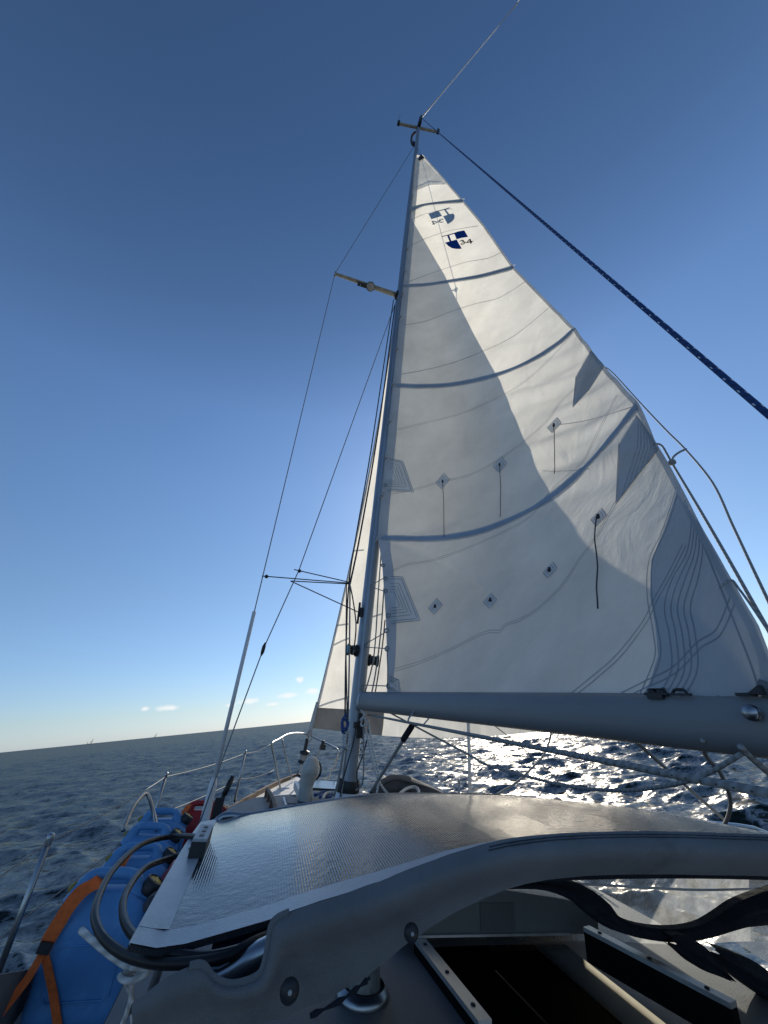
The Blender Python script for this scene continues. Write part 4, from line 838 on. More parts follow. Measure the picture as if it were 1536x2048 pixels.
def lifeline(label, h, endp):
    pts = []
    seq = [STS[4][0], STS[0][0], STS[1][0], STS[2][0]]
    for a, b_ in zip(seq[:-1], seq[1:]): pts += sag(top(a, h), top(b_, h), .02, 6)[:-1]
    pts += sag(top(seq[-1], h), endp, .03, 6); m = MB(); m.tube(pts, .003, 6); tag(m.build('lifeline', m_line), label, 'lifeline', 'wire lifelines')
lifeline('upper port lifeline running from stanchion to stanchion to the pulpit', .58, pul0); lifeline('lower port lifeline at half the height of the stanchions', .30, at(548, 1540, 6.85))
pts = sag(np.array([2.6, 3.2, -.65]), top(STS[3][0]), .02, 6)[:-1] + sag(top(STS[3][0]), at(676, 1498, 7.0), .03, 6); m = MB(); m.tube(pts, .003, 6); tag(m.build('lifeline', m_line), 'starboard lifeline on the far deck edge', 'lifeline', 'wire lifelines')
pu = thing('pulpit', 'curved stainless steel bow pulpit glinting ahead of the jib', 'pulpit', (MX, 7.5, -1.1))
m = MB(); m.tube(spline([at(561, 1580, 6.9), at(553, 1535, 6.86), at(545, 1500, 6.82), at(544, 1486, 6.82), at(556, 1479, 7.1), at(580, 1467, 7.6), at(612, 1468, 8.05), at(647, 1484, 7.7), at(672, 1496, 7.1), at(676, 1505, 7.0), at(672, 1522, 7.05), at(664, 1540, 7.1), at(651, 1566, 7.2)], 5), .0135, 8); m.build('top_rail', m_steel, pu)
for pp in ([at(564, 1476, 7.3), at(574, 1520, 7.35), at(584, 1558, 7.4)], [at(647, 1486, 7.7), at(636, 1508, 7.75), at(627, 1526, 7.8)]): m = MB(); m.tube(spline(pp, 4), .012, 8); m.build('leg', m_steel, pu)
m = MB(); c = at(645, 1494, 7.6); m.box(c, (.09, .12, .08)); m.lathe(c + (0, 0, .04), (0, 0, 1), [(.03, 0), (.03, .05), (0, .06)], 10); m.build('bow_light', m_black, pu)
m = MB(); m.tube(spline([at(612, 1520, 6.6), at(628, 1524, 6.6), at(637, 1538, 6.6), at(633, 1555, 6.6), at(622, 1562, 6.6)], 5), .012, 8); m.build('hoop', m_steel, pu)
m = MB(); m.tube(spline([at(588, 1572, 6.2), at(600, 1570, 6.2), at(625, 1570, 6.2)], 4), .012, 8); m.build('lower_rail', m_steel, pu); done(pu)
m = MB(); m.tube(spline([at(246, 1662, 3.6), at(264, 1618, 3.7), at(283, 1593, 3.8), at(293, 1588, 3.85), at(300, 1600, 3.85), at(308, 1630, 3.85), at(314, 1662, 3.8)], 6), .0125, 8); tag(m.build('bent_rail', m_steel), 'bent steel hoop rail leaning over the side behind the blue cans', 'rail')
m = MB(); m.bar(at(-70, 2030, 2.2), at(52, 1990, 2.9), .03, .16); tag(m.build('rail_plank', m_plank), 'dark plank lashed along the port rail in the bottom left corner', 'plank')

# cowl ventilator on its box, bag on the foredeck
cv = thing('cowl_vent', 'white cowl ventilator standing left of the mast foot', 'ventilator', at(612, 1600, 4.6))
Yv = 4.55
m = MB(); m.tube(spline([at(610, 1604, Yv), at(611, 1585, Yv), at(613, 1570, Yv), at(617, 1553, Yv - .01), at(621, 1538, Yv - .03), at(622, 1527, Yv - .05), at(620, 1520, Yv - .07), at(619, 1517, Yv - .08)], 4), [float(np.interp(i, [0, 4, 8, 12, 16, 20, 24, 28], [.07, .064, .066, .078, .085, .077, .048, .01])) for i in range(29)], 16); m.build('cowl', m_cowl, cv)
m = MB(); c = at(622, 1606, 4.5); m.box(c + (0, .05, -.06), (.5, .34, .12)); m.build('vent_box', m_gel, cv)
m = MB(); m.box(c + (0, .05, .004), (.46, .3, .008)); m.build('box_rim', m_black, cv)
m = MB(); m.lathe(at(624, 1540, Yv + .07), nz((.5, 1, 0)), [(.085, 0), (.10, .01), (.085, .02)], 16); m.build('cowl_ring', m_black, cv); done(cv)
bg_ = MB(); bp = [at(742, 1592, 4.5), at(765, 1576, 4.6), at(795, 1570, 4.7), at(830, 1577, 4.8), at(865, 1588, 4.9), at(895, 1596, 5.0)]
rows = []
P = spline(bp, 6)
for i, p in enumerate(P):
    t = i / (len(P) - 1); r = .095 * math.sin(math.pi * min(1, t * .9 + .08)) ** .6
    rows.append([p + np.array([0, math.cos(a) * r * 1.6, math.sin(a) * r * (1 + .15 * noise.noise(Vector((t * 8, a, 0))))]) for a in np.linspace(0, 2 * math.pi, 17)])
bg_.grid(rows); tag(bg_.build('sail_bag', m_bag), 'grey rolled sail bag lying on the foredeck right of the mast', 'bag')
rope('bag_lashing', 'white line lying over the grey sail bag', [at(795, 1592, 4.2), at(812, 1578, 4.4), at(830, 1574, 4.45), at(838, 1584, 4.3), at(830, 1592, 4.2)], .014, r_white, 5)
rope('bag_lashing', 'dark cord along the ridge of the grey sail bag', [at(758, 1558 + 14, 4.45), at(790, 1559, 4.5), at(820, 1564, 4.6), at(860, 1577, 4.7), at(884, 1588, 4.7)], .012, r_dark, 5)

# ------------------------------------------------------------------ dodger
dod = thing('dodger', 'grey canvas spray dodger with padded aft edge and clear windows', 'dodger', (MX, 1.2, -.72))
# aft edge of the canvas: one padded band, traced along its top and bottom edges
TOP = [(262, 2010), (285, 1990), (320, 1962), (345, 1945), (380, 1930), (405, 1928), (428, 1955), (462, 1968), (498, 1958), (524, 1938), (536, 1896), (548, 1842), (590, 1820), (640, 1801), (700, 1782), (760, 1763), (830, 1735), (900, 1708), (980, 1685), (1050, 1673), (1150, 1665), (1300, 1662), (1450, 1666), (1560, 1671), (1700, 1688)]
BOT = [(262, 2120), (290, 2112), (330, 2105), (360, 2098), (400, 2085), (430, 2072), (460, 2064), (490, 2056), (520, 2050), (545, 2042), (570, 2035), (600, 2022), (640, 2006), (690, 1978), (735, 1950), (780, 1915), (830, 1876), (880, 1842), (950, 1806), (1030, 1774), (1120, 1757), (1230, 1750), (1400, 1750), (1560, 1754), (1720, 1772)]
Yb = .60
def band_pt(i, t):
    a, b_ = np.array(TOP[i], float), np.array(BOT[i], float); q = a * (1 - t) + b_ * t
    thick = interp(i, [(0, .010), (10, .018), (16, .032), (24, .034)])
    bul = math.sin(math.pi * min(1, t * interp(i, [(0, 1.6), (12, 2.0), (17, 1.3), (20, 1.0), (24, 1.0)]))) if t * interp(i, [(0, 1.6), (12, 2.0), (17, 1.3), (20, 1.0), (24, 1.0)]) < 1 else 0
    return at(q[0], q[1], Yb + .02 * t - thick * max(0, bul))
m = MB(); rows = []
ii = [k * .25 for k in range((len(TOP) - 1) * 4 + 1)]
def band_row(t):
    P = [band_pt(i, t) for i in range(len(TOP))]; return spline(P, 4)
TT = [0, .03, .08, .16, .25, .35, .45, .55, .65, .75, .85, .95, 1.0]
rr_ = [band_row(t) for t in TT]
for k, row in enumerate(rr_):
    for j, p in enumerate(row): p += np.array([0, (.005 * noise.noise(Vector((p[0] * 9, p[2] * 14, 3))) + .0035 * noise.noise(Vector((p[0] * 30 + p[2] * 26, p[2] * 9, 7)))) * interp(p[0], [(.1, 1.3), (.3, .7), (.5, .35)]), 0])
m.grid(rr_); front = [[p * 1.2 + np.array([0, 0, -.010]) for p in rr_[0]], [p * 1.03 + np.array([0, 0, -.004]) for p in rr_[0]], rr_[0]]; m.grid(front); m.grid([rr_[-1], [p + np.array([0, .05, 0]) for p in rr_[-1]]])
band = m.build('canvas_edge', m_canvas, dod)
# hem round the torn cut-out, seam lines, snaps
m = MB(); m.tube(rr_[0][16:48], .004, 6); m.build('cutout_hem', m_canvas, dod)
m = MB(); m.tube([p + np.array([0, -.001, 0]) for p in band_row(.13)[72:]], .0008, 5); m.tube([p + np.array([0, -.001, 0]) for p in band_row(.07)[72:]], .0008, 5); m.build('stitching', r_dark, dod)
for px, py, r_ in ((579, 1981, .0052), (822, 1865, .0046)):
    c = at(px, py, Yb - .0); c = c * .97
    m = MB(); m.lathe(c, (0, -1, .1), [(r_ * 1.9, 0), (r_ * 1.9, .002), (r_ * .9, .0045), (r_ * .5, .005), (0, .004)], 18); sf = m.build('snap_fastener', m_black, dod)
    m = MB(); m.lathe(c, (0, -1, .1), [(r_ * .45, .0045), (r_ * .35, .0062), (0, .0066)], 12); m.build('snap_stud', m_grey_pl, sf)
m = MB(); pl = [(620, 2032), (680, 2002), (720, 1972), (740, 1955)]; m.tube(spline([at(x, y, Yb - .01) for x, y in pl], 4), [.0022 + .0012 * math.sin(i * 2.1) for i in range(13)], 6); m.build('frayed_hem', m_canvas_d, dod)
# stainless bows
m = MB(); bow = [np.array([-.16, .66, -1.2]), np.array([-.12, .66, -.6]), at(330, 2030, .69), at(445, 1955, .67), at(545, 1895, .66), at(700, 1840, .66), at(900, 1752, .66), at(1050, 1712, .66), at(1300, 1702, .66), at(1560, 1710, .66), np.array([1.5, .66, -.2]), np.array([1.75, .66, -.32]), np.array([1.9, .66, -.6]), np.array([1.95, .66, -1.2])]
m.tube(spline(bow, 5), .0125, 10); m.build('frame_bow', m_steel, dod)
FR = [(430, 1640), (500, 1627), (600, 1610), (680, 1597), (760, 1588), (880, 1587), (1000, 1590), (1100, 1599), (1200, 1611), (1300, 1625), (1400, 1640), (1536, 1663)]
Yf = 1.62
fr = [at(x, y + 6, Yf) for x, y in FR]
m = MB(); m.tube(spline([np.array([-.16, 1.75, -1.2]), np.array([-.10, 1.65, -.55])] + fr + [np.array([2.42, 1.66, -.5]), np.array([2.45, 1.7, -1.2])], 4), .012, 10); m.build('frame_bow', m_steel, dod)
# top cloth below the panel (between the two bows)
bow_s = spline(bow[2:12], 6); aft = [at(x, y + 10, .66) for x, y in TOP[11:24]]
def resample(P, n):
    P = [np.asarray(p, float) for p in P]; L = [0]
    for a, b_ in zip(P[:-1], P[1:]): L.append(L[-1] + np.linalg.norm(b_ - a))
    return [np.array([np.interp(t * L[-1], L, [p[k] for p in P]) for k in range(3)]) for t in np.linspace(0, 1, n)]
AFT = [(257, 1889), (330, 1903), (366, 1892), (450, 1868), (531, 1845), (607, 1815), (682, 1792), (760, 1768), (830, 1740), (900, 1712), (980, 1689), (1050, 1677), (1150, 1668), (1300, 1664), (1450, 1667), (1536, 1671)]
Ya = .71
aftp = [at(x, y, Ya) for x, y in AFT] + [np.array([1.35, Ya, -.185]), np.array([1.6, Ya, -.235]), np.array([1.85, Ya, -.32])]
frp = [at(x, y, Yf) for x, y in ([(401, 1645)] + FR)]
A_, F_ = resample(aftp, 61), resample(frp, 61)
def top_pt(j, t, dz=0):
    k = min(int(j), 59); w_ = j - k; p = (A_[k] * (1 - w_) + A_[k + 1] * w_) * (1 - t) + (F_[k] * (1 - w_) + F_[k + 1] * w_) * t
    return p + np.array([0, 0, dz + .012 * math.sin(math.pi * t)])
m = MB(); m.grid([[top_pt(j, t, -.022) for j in range(3, 61)] for t in np.linspace(0.02, .99, 9)]); m.build('top_cloth', m_canvas_b, dod)
# front and side windows
m_vinyl, t = new_mat('clear_vinyl'); L = t.links.new; out = N(t, 'OutputMaterial'); tcn = N(t, 'TexCoord')
n1 = N(t, 'TexNoise', Scale=7.0, Detail=5.0, Roughness=.6, Distortion=1.0); L(tcn.outputs['Object'], n1.inputs['Vector']); bp_ = N(t, 'Bump', Strength=.5, Distance=.01); L(n1.outputs['Fac'], bp_.inputs['Height'])
gl = N(t, 'BsdfGlossy', Roughness=.12); L(bp_.outputs[0], gl.inputs['Normal']); tr_ = N(t, 'BsdfTransparent'); tr_.inputs[0].default_value = (.62, .63, .61, 1); tl_ = N(t, 'BsdfTranslucent'); tl_.inputs[0].default_value = (.80, .81, .79, 1)
n2 = N(t, 'TexNoise', Scale=16.0, Detail=8.0, Roughness=.7); L(tcn.outputs['Object'], n2.inputs['Vector']); mr_ = N(t, 'MapRange'); mr_.inputs['From Min'].default_value = .4; mr_.inputs['From Max'].default_value = .75; mr_.inputs['To Min'].default_value = .16; mr_.inputs['To Max'].default_value = .34; L(n2.outputs['Fac'], mr_.inputs['Value'])
m1 = N(t, 'MixShader'); L(mr_.outputs[0], m1.inputs[0]); L(tr_.outputs[0], m1.inputs[1]); L(tl_.outputs[0], m1.inputs[2]); m2 = N(t, 'MixShader'); m2.inputs[0].default_value = .06; L(m1.outputs[0], m2.inputs[1]); L(gl.outputs[0], m2.inputs[2]); L(m2.outputs[0], out.inputs[0])
def wz_(y): return -.27 - (y - 1.64) * .95
m = MB(); rows = []
for k in range(9):
    t = k / 8; row = []
    for j in range(20):
        s = j / 19; f = F_[int(24 + s * 34)]; bt_ = np.array([1.0 + 1.30 * s, 1.80, -.735]); q = (f + np.array([0, .015, -.02])) * (1 - t) + bt_ * t; row.append(q + np.array([0, .02 * math.sin(math.pi * t) + .01 * noise.noise(Vector((s * 6, t * 3, 1))), 0]))
    rows.append(row)
m.grid(rows); WIN = rows; m.build('front_window', m_vinyl, dod)
m = MB(); sidew = [[ln(F_[58], A_[58], s) * (1 - t) + ln(np.array([2.42, 2.1, -.8]), np.array([2.05, .75, -.8]), s) * t for s in np.linspace(0, 1, 8)] for t in np.linspace(0.02, 1, 6)]; m.grid(sidew); m.build('side_window', m_vinyl, dod)
WB = BVHTree.FromPolygons([Vector(p) for r in WIN for p in r], [(i * 20 + j, i * 20 + j + 1, (i + 1) * 20 + j + 1, (i + 1) * 20 + j) for i in range(8) for j in range(19)])
def dark(name, poly, Y, th, mat): m = MB(); m.slab([at(x, y, Y if not callable(Y) else Y(x)) for x, y in poly], (0, th, 0)); return m.build(name, mat, dod)
def roll(name, L, Y):
    P = spline([at(x, y, Y) for x, y, _ in L], 8); n_ = len(P); rr = [float(np.interp(i / (n_ - 1) * (len(L) - 1), range(len(L)), [w for _, _, w in L])) * Y * 1.15 / F for i in range(n_)]
    m = MB(); rows = []
    for i, p in enumerate(P):
        t = P[min(i + 1, n_ - 1)] - P[max(i - 1, 0)]; t = nz(t); a1 = nz(np.cross(t, (0, 1, 0))); a2 = np.cross(a1, t)
        rows.append([p + (a1 * math.cos(a) + a2 * math.sin(a) * .4) * rr[i] * (1 + .12 * noise.noise(Vector((i * .16, math.cos(a) * 1.6, math.sin(a) * 1.6)))) for a in np.linspace(0, 2 * math.pi, 17)])
    m.grid(rows); m.build(name, m_canvas_d, dod)
def drape(name, top, bot, Y, n=40):
    T_ = resample(spline([at(x, y, Y) for x, y in top], 6), n); B_ = resample(spline([at(x, y, Y) for x, y in bot], 6), n); m = MB(); rows = []
    for t in np.linspace(0, 1, 9):
        rows.append([T_[k] * (1 - t) + B_[k] * t - np.array([0, .030 * math.sin(math.pi * t) + .010 * math.sin(t * 14 + k * .12), 0]) for k in range(n)])
    m.grid(rows); m.grid([rows[0], [p + np.array([0, .03, 0]) for p in rows[0]]]); m.grid([rows[-1], [p + np.array([0, .03, 0]) for p in rows[-1]]]); m.build(name, m_canvas_d, dod)
drape('window_border', [(960, 1752), (1060, 1752), (1115, 1757), (1170, 1772), (1213, 1804), (1238, 1834), (1285, 1851), (1345, 1857), (1400, 1850), (1440, 1830), (1485, 1803), (1575, 1772)], [(960, 1778), (1060, 1776), (1110, 1786), (1150, 1806), (1185, 1836), (1215, 1856), (1265, 1872), (1335, 1882), (1395, 1876), (1440, 1866), (1490, 1858), (1575, 1848)], 1.45)
drape('rolled_flap', [(1335, 1868), (1365, 1869), (1398, 1886), (1428, 1915), (1450, 1948)], [(1330, 1884), (1352, 1900), (1385, 1928), (1418, 1946), (1448, 1956)], 1.42, 24)
drape('rolled_flap', [(1420, 1890), (1455, 1900), (1500, 1918), (1540, 1946), (1590, 1984)], [(1415, 1902), (1440, 1930), (1480, 1962), (1520, 1990), (1580, 2030)], 1.46, 24)
m = MB(); m.tube(spline([at(x, y, 1.60) for x, y in ((985, 1752), (1100, 1764), (1240, 1772), (1400, 1780), (1550, 1776))], 5), .004, 6); m.build('window_seam', m_wht_pl, dod)
m = MB(); rows = []
for t in (0, 1): rows.append([p + np.array([0, .0, .004 - t * .010]) for p in spline([at(x, y, Yb + .06) for x, y in ((1000, 1760), (1100, 1752), (1250, 1748), (1400, 1748), (1560, 1752))], 5)])
m.grid(rows); m.build('inner_hem', m_canvas_d, dod)
done(dod)

# ------------------------------------------------------------------ flexible solar panel on the dodger top
def panel_mat():
    m, t = new_mat('solar_laminate'); L = t.links.new; out = N(t, 'OutputMaterial'); b = N(t, 'BsdfPrincipled', Roughness=.15); b.inputs['Specular IOR Level'].default_value = .45
    uv = N(t, 'UVMap'); sp = N(t, 'SeparateXYZ'); L(uv.outputs[0], sp.inputs[0])
    wv = N(t, 'TexWave', Scale=1.0, Distortion=.15); wv.wave_type = 'BANDS'; wv.bands_direction = 'X'
    mpn = N(t, 'Mapping'); mpn.inputs['Scale'].default_value = (150, 1, 1); L(uv.outputs[0], mpn.inputs[0]); L(mpn.outputs[0], wv.inputs['Vector'])
    nz_ = N(t, 'TexNoise', Scale=75.0, Detail=2.0, Roughness=.6); tcn = N(t, 'TexCoord'); L(tcn.outputs['Object'], nz_.inputs['Vector'])
    n2 = N(t, 'TexNoise', Scale=5.0, Detail=7.0, Roughness=.65); L(tcn.outputs['Object'], n2.inputs['Vector'])
    # roughness of the print rises toward starboard where the film is pebbled
    bp1 = N(t, 'Bump', Strength=.30, Distance=.002); L(wv.outputs['Fac'], bp1.inputs['Height'])
    pm = N(t, 'MapRange'); pm.inputs['From Min'].default_value = .30; pm.inputs['From Max'].default_value = .62; pm.inputs['To Min'].default_value = .10; pm.inputs['To Max'].default_value = 1.0; L(sp.outputs[0], pm.inputs['Value'])
    bp2 = N(t, 'Bump', Distance=.007); L(pm.outputs[0], bp2.inputs['Strength']); L(nz_.outputs['Fac'], bp2.inputs['Height']); L(bp1.outputs[0], bp2.inputs['Normal'])
    bp3 = N(t, 'Bump', Strength=.15, Distance=.010); L(n2.outputs['Fac'], bp3.inputs['Height']); L(bp2.outputs[0], bp3.inputs['Normal']); L(bp3.outputs[0], b.inputs['Normal'])
    mr = N(t, 'MapRange'); mr.inputs['From Min'].default_value = .3; mr.inputs['From Max'].default_value = .75; mr.inputs['To Min'].default_value = .06; mr.inputs['To Max'].default_value = .13; L(n2.outputs['Fac'], mr.inputs['Value']); L(mr.outputs[0], b.inputs['Roughness'])
    vn = N(t, 'TexNoise', Scale=30.0, Detail=6.0); L(tcn.outputs['Object'], vn.inputs['Vector']); cr_ = N(t, 'ValToRGB'); cr_.color_ramp.elements[0].color = (.014, .016, .020, 1); cr_.color_ramp.elements[1].color = (.034, .037, .041, 1); L(vn.outputs['Fac'], cr_.inputs[0])
    L(cr_.outputs[0], b.inputs['Base Color']); L(b.outputs[0], out.inputs[0]); return m
m_panel = panel_mat()
m_border = pbr('panel_border', (.42, .45, .47), .32, 0, var=.12, vscale=25, bump=.25, bscale=240, dirt=(.28, .30, .32), dscale=12)
sol = thing('solar_panel', 'flexible solar panel curved over the dodger top reflecting sky and sail', 'solar panel', top_pt(20, .4))
TV = np.linspace(0, 1, 25)
m = MB(); m.grid([[top_pt(j, t) for j in range(61)] for t in TV], [[(j / 60 * 1.0, t) for j in range(61)] for t in TV]); m.grid([[top_pt(j, 0) for j in range(61)], [top_pt(j, 0, -.006) for j in range(61)]]); m.grid([[top_pt(0, t, -.006) for t in TV], [top_pt(0, t) for t in TV]]); m.build('laminate', m_panel, sol)
m = MB()
m.grid([[top_pt(j, t * min(1, (17.2 - j) / 8), .0016) for j in range(0, 18)] for t in np.linspace(0, .05, 4)]); m.grid([[top_pt(j, t, .0018) for j in (0, .6, 1.2)] for t in np.linspace(.0505, 1, 12)]); m.build('border_strip', m_border, sol)
jb = at(402, 1702, 1.30); jt = None
best = min(((np.linalg.norm(nz(top_pt(j, t)) - nz(bd(398, 1722))), j, t) for j in range(61) for t in np.linspace(0, 1, 60)))
jc = top_pt(best[1], best[2])
best2 = min(((np.linalg.norm(nz(top_pt(j, t)) - nz(bd(404, 1684))), j, t) for j in range(61) for t in np.linspace(0, 1, 60)))
jd = top_pt(best2[1], best2[2]); axj = nz(jd - jc); LJ = np.linalg.norm(jd - jc) + .01; cj = (jc + jd) / 2 + np.array([0, 0, .015]); sj = nz(np.cross(axj, (0, 0, 1))); uj = np.cross(sj, axj)
m = MB(); m.box(cj, (LJ, .030, .026), (axj, sj, uj)); jbx = m.build('junction_box', m_black, sol)
m = MB(); m.box(cj + uj * .0152, (LJ * .98, .028, .005), (axj, sj, uj)); m.build('box_lid', m_grey_pl, jbx)
m = MB()
for k in (-.28, .0, .28): m.box(cj + uj * .018 + axj * LJ * k, (.02, .009, .002), (axj, sj, uj))
m.build('lid_recess', m_black, jbx)
ca = [cj + axj * .04 - sj * 0] ; pj = at(396, 1680, 1.36)
c1 = [cj + axj * LJ * .3, at(345, 1673, 1.36), at(285, 1688, 1.26), at(228, 1738, 1.08), at(193, 1806, .93), at(196, 1858, .85), at(236, 1902, .78), at(300, 1925, .72), at(380, 1926, .68), at(450, 1914, .66), at(500, 1888, .67), at(540, 1870, .70)]
c2 = [cj - axj * LJ * .3, at(350, 1713, 1.22), at(292, 1735, 1.12), at(254, 1782, .98), at(246, 1830, .88), at(270, 1874, .80), at(322, 1900, .73), at(400, 1914, .69), at(470, 1903, .67), at(520, 1880, .69)]
for c_ in (c1, c2): m = MB(); m.tube(spline(c_, 8), .0056, 10); m.build('power_cable', m_rubber, sol)
done(sol)
o = thing('lashing_cord', 'frayed white cord knotted under the left corner of the solar panel', 'cord', at(260, 1950, .8))
m = MB(); m.tube(spline([at(162, 1860, .86), at(185, 1880, .84), at(215, 1905, .82), at(248, 1928, .80), at(268, 1942, .78)], 5), .0042, 7); m.tube(spline([at(268, 1942, .78), at(240, 1952, .77), at(262, 1962, .76), at(300, 1940, .76), at(262, 1935, .77)], 5), .0034, 7); m.build('knot', r_white, o)
m = MB(); m.tube(spline([at(262, 1955, .77), at(264, 2000, .78), at(266, 2070, .80)], 4), .003, 6); m.tube(spline([at(246, 1955, .77), at(262, 1995, .80), at(240, 2060, .84)], 4), .003, 6); m.build('tail', r_white, o); done(o)

# cabin-top winch below the torn canvas
wn = thing('cabin_winch', 'chrome winch on the cabin top under a torn grey cover', 'winch', (.46, 1.56, -.72))
c = np.array([.455, 1.55, -.715])
m = MB(); m.lathe(c, (0, 0, 1), [(.075, 0), (.078, .012), (.070, .022), (.062, .03)], 28); m.build('winch_base', m_steel, wn)
m = MB(); m.lathe(c, (0, 0, 1), [(.050, .028), (.045, .06), (.046, .10), (.058, .135), (.056, .15), (.02, .155), (0, .155)], 28); m.build('winch_drum', pbr('worn_drum', (.20, .21, .20), .5, .3, var=.3, vscale=30, dirt=(.03, .03, .03), dscale=20), wn); done(wn)

# ------------------------------------------------------------------ jerry cans lashed on the side deck
def can(name, label, base, mat, yaw=0, k=1.0, cap_mat=None, group=None, vent=True):
    o = local_thing(name, label, 'jerry can', base, group, yaw); E = 6.5
    def ring(z, x0, x1, d):
        cx_, hx = (x0 + x1) / 2, (x1 - x0) / 2; out = []
        for a in np.linspace(0, 2 * math.pi, 41):
            c_, s_ = math.cos(a), math.sin(a); out.append((k * (cx_ + hx * math.copysign(abs(c_) ** (2 / E), c_)), k * d / 2 * math.copysign(abs(s_) ** (2 / E), s_), k * z))
        return out
    pr = [(0, -.155, .155, .18), (.012, -.17, .17, .205), (.06, -.178, .178, .22), (.10, -.176, .176, .213), (.115, -.178, .178, .22), (.20, -.178, .178, .222), (.27, -.178, .178, .22), (.30, -.172, .178, .215), (.335, -.150, .172, .19), (.365, -.132, .15, .15), (.385, -.122, .10, .11), (.395, -.11, .075, .07), (.397, -.10, .06, .0)]
    m = MB(); m.grid([ring(*p) for p in pr]); m.add(ring(*pr[0])[:-1], [tuple(range(40))[::-1]]); bo = m.build('body', mat, o)
    m = MB(); hp = [(-.142, 0, .34), (-.128, 0, .385), (-.11, 0, .425), (-.085, 0, .44), (-.03, 0, .444), (.03, 0, .444), (.058, 0, .44), (.078, 0, .425), (.09, 0, .39), (.11, 0, .35)]
    m.tube([np.array(p) * k for p in spline(hp, 4)], [k * float(np.interp(i, [0, 4, 10, 24, 30, 36], [.05, .042, .023, .022, .034, .05])) for i in range(37)], 12, sq=(1, 1)); m.build('handle', mat, o)
    m = MB()
    for s in (-1, 1):
        m.tube([np.array([x_, s * .1112, z_]) * k for x_, z_ in ((-.10, .09), (.10, .09), (.118, .105), (.118, .235), (.10, .25), (-.10, .25), (-.118, .235), (-.118, .105), (-.10, .09))], .0032 * k, 6)
    m.build('moulded_rib', mat, bo)
    ax = nz(np.array([.42, 0, .9])); c = np.array([.132, 0, .345]) * k
    m = MB(); m.lathe(c, ax, [(.038 * k, 0), (.036 * k, .03 * k), (.03 * k, .035 * k)], 18); m.build('neck', mat, bo)
    m = MB(); m.lathe(c + ax * .034 * k, ax, [(.040 * k, 0), (.043 * k, .004 * k), (.043 * k, .05 * k), (.034 * k, .054 * k), (.032 * k, .046 * k), (0, .046 * k)], 22); cp = m.build('screw_cap', cap_mat or m_black, o)
    m = MB(); m.lathe(c + ax * .0805 * k, ax, [(.031 * k, 0), (.029 * k, .003 * k), (0, .003 * k)], 18); m.bar(c + ax * .085 * k - np.array([0, .024 * k, 0]), c + ax * .085 * k + np.array([0, .024 * k, 0]), .008 * k, .006 * k, up=ax); m.build('cap_disc', m_yellow, cp)
    if vent:
        m = MB(); m.lathe(np.array([-.150, 0, .375]) * k, (-.55, 0, .8), [(.015 * k, -.02 * k), (.021 * k, 0), (.021 * k, .034 * k), (.014 * k, .04 * k), (0, .04 * k)], 12); m.build('vent_cap', m_olive, o)
    done(o); return o
cg = 'blue jerry cans lashed along the port rail'
can('jerry_can', 'largest blue water can in front, orange strap across its face', (-.50, 2.84, -1.31), m_blue, 0.0, 1.10, None, cg)
can('jerry_can', 'second blue can, just behind the frontmost one', (-.485, 3.28, -1.27), m_blue, .12, 1.0, None, cg)
can('jerry_can', 'third blue can, yellow topped cap seen beside the cable', (-.515, 3.70, -1.265), m_blue, -.08, 1.0, None, cg)
can('jerry_can', 'farthest blue can, next to the tall red fuel can', (-.51, 4.06, -1.25), m_blue, .10, 1.0, None, cg)
can('fuel_can', 'tall red fuel can at the far end of the row of cans', (-.26, 4.50, -1.27), m_red, .05, 1.0, m_red, 'red fuel cans', vent=False)
can('fuel_can', 'dark red fuel can half hidden between blue cans and dodger', (-.27, 3.16, -1.245), m_red, 1.5, .85, m_black, 'red fuel cans', vent=False)
def ribbon(pts, w, wdir):
    m = MB(); wd = np.asarray(wdir, float); P = spline(pts, 6); rows = [[p - wd * w / 2, p + wd * w / 2] for p in P]; m.grid(rows); m.grid([[q + np.array([0, .002, .0015]) for q in r][::-1] for r in rows]); return m
YS = 2.70
o = thing('cargo_strap', 'orange webbing strap slanting across the frontmost blue can to the rail', 'strap', at(90, 1895, YS))
m = ribbon([at(205, 1757, 2.83), at(190, 1768, 2.75), at(165, 1782, 2.715), at(140, 1810, YS), at(118, 1845, YS), at(98, 1878, YS), at(88, 1900, YS)], .06, nz(np.array([.8, 0, -.45]))); m.build('webbing', m_orange, o)
m = ribbon([at(88, 1900, YS), at(60, 1950, 2.66), at(30, 1990, 2.62), at(-10, 2040, 2.58)], .032, nz(np.array([.8, 0, -.5]))); m.build('webbing', m_orange, o)
m = ribbon([at(84, 1915, YS), at(50, 1965, 2.67), at(10, 2015, 2.64), at(-30, 2060, 2.6)], .022, nz(np.array([.8, 0, -.5]))); m.build('webbing', m_orange, o)
m = ribbon([at(88, 1906, YS), at(97, 1945, YS), at(107, 1995, YS), at(116, 2060, YS + .01)], .035, (1, 0, 0)); m.build('webbing', m_orange, o)
m = MB(); m.bar(at(95, 1884, YS - .012), at(84, 1908, YS - .012), .05, .012, up=(0, 1, 0)); m.build('buckle', m_black, o); done(o)
m = ribbon([at(262, 1704, 3.2), at(250, 1722, 3.17), at(236, 1745, 3.16)], .03, (1, 0, 0)); tag(m.build('cargo_strap', m_orange), 'short orange strap end visible between second and front blue cans', 'strap')
m = ribbon([at(378, 1610, 4.36), at(368, 1626, 4.33), at(360, 1645, 4.3)], .045, (1, 0, .2)); tag(m.build('cargo_strap', m_orange), 'orange strap passing through the handle of the tall red can', 'strap')
o = thing('boat_hook', 'black pole with a clamp leaning beside the tall red can', 'pole', at(425, 1640, 4.1))
m = MB(); m.tube(straight(at(420, 1648, 4.1), at(466, 1552, 4.15), 6), .017, 10); m.build('pole', m_black, o)
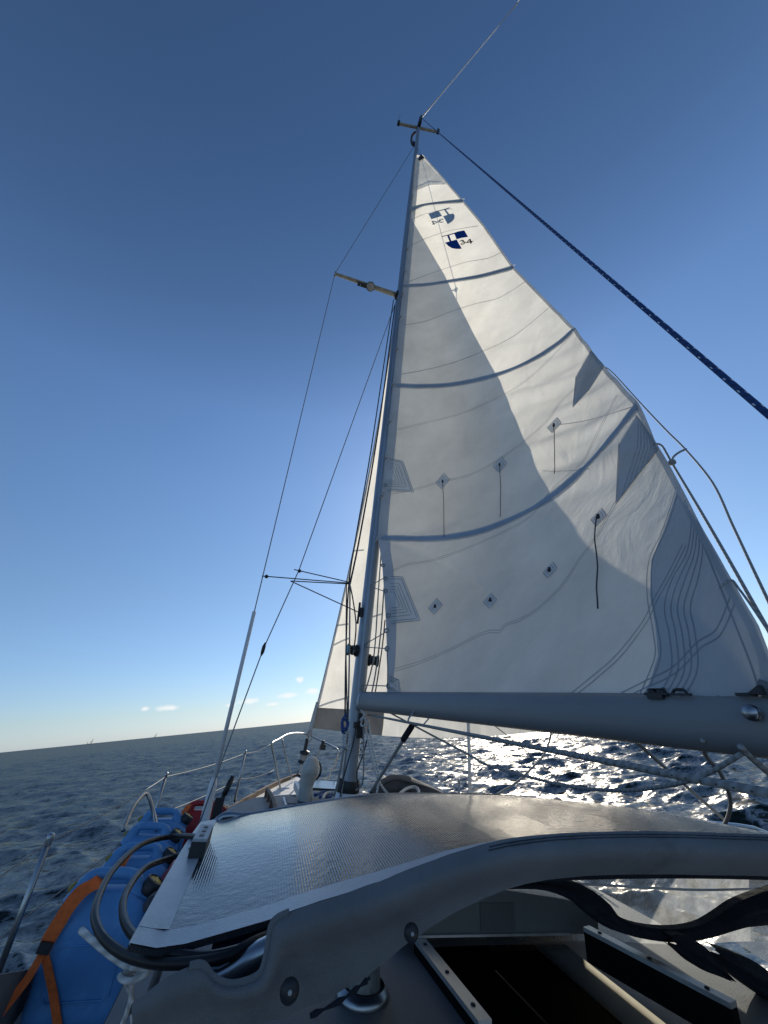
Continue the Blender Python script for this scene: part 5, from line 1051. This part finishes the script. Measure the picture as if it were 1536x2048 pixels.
m = MB(); m.box(at(437, 1612, 4.1), (.07, .06, .12)); m.tube([at(448, 1590, 4.12), at(462, 1560, 4.14)], .022, 10); m.build('clamp', m_black, o); done(o)
m = MB(); m.tube(spline([at(300, 1810, 2.6), at(322, 1788, 2.9), at(345, 1768, 3.2), at(372, 1735, 3.6)], 5), .03, 8); tag(m.build('mooring_line', r_dark), 'dark thick line lying between the cans and the dodger', 'rope')

# ------------------------------------------------------------------ far sailboats
def far_boat(px, py, D, label, lean, k=1.0):
    d = Q @ bd(px, py); d = d / math.hypot(d[0], d[1]); base = np.array([d[0] * D, d[1] * D, .3])
    o = bpy.data.objects.new('distant_sailboat', None); COL.objects.link(o); o.location = base; o.rotation_euler = (0, lean, math.atan2(-d[0], d[1])); o['_b'] = [0, 0, 0]; tag(o, label, 'sailboat', 'sailboats on the horizon')
    def mk(m, nm, mat): ob = m.build(nm, mat, o); return ob
    m = MB(); rows = [[(x, y * w, z) for y, z in ((-1.6, 1.2), (-1.3, .2), (0, -.4), (1.3, .2), (1.6, 1.2))] for x, w in ((-5, .75), (-2, 1), (2, .9), (4.5, .4), (5.6, .05))]; m.grid([[np.array(p) * k for p in r] for r in rows]); m.add([np.array((x, y, 1.2)) * k for x, y in ((-5, -1.2), (-2, -1.6), (2, -1.44), (4.5, -.64), (5.6, 0), (4.5, .64), (2, 1.44), (-2, 1.6), (-5, 1.2))], [tuple(range(9))]); mk(m, 'hull', m_gel)
    m = MB(); m.tube([np.array((.8, 0, 1)) * k, np.array((.8, 0, 15)) * k], .16 * k, 8); mk(m, 'mast', m_wire)
    m = MB(); m.slab([np.array(p) * k for p in ((.7, .0, 2.4), (-4.2, .6, 2.4), (-2, .7, 8), (.65, .1, 14.5))], (0, .05, 0)); mk(m, 'mainsail', m_sail); done(o)
far_boat(183, 1483, 1500, 'far sailboat on the horizon at left, sail up', .22, 1.0)
far_boat(176, 1484, 1900, 'smaller far sailboat just left of the first one', -.05, .7)
far_boat(311, 1470, 1700, 'lone far sailboat on the horizon left of the shroud sleeve', .25, 1.0)

for o in bpy.data.objects:
    if '_b' in o: del o['_b']
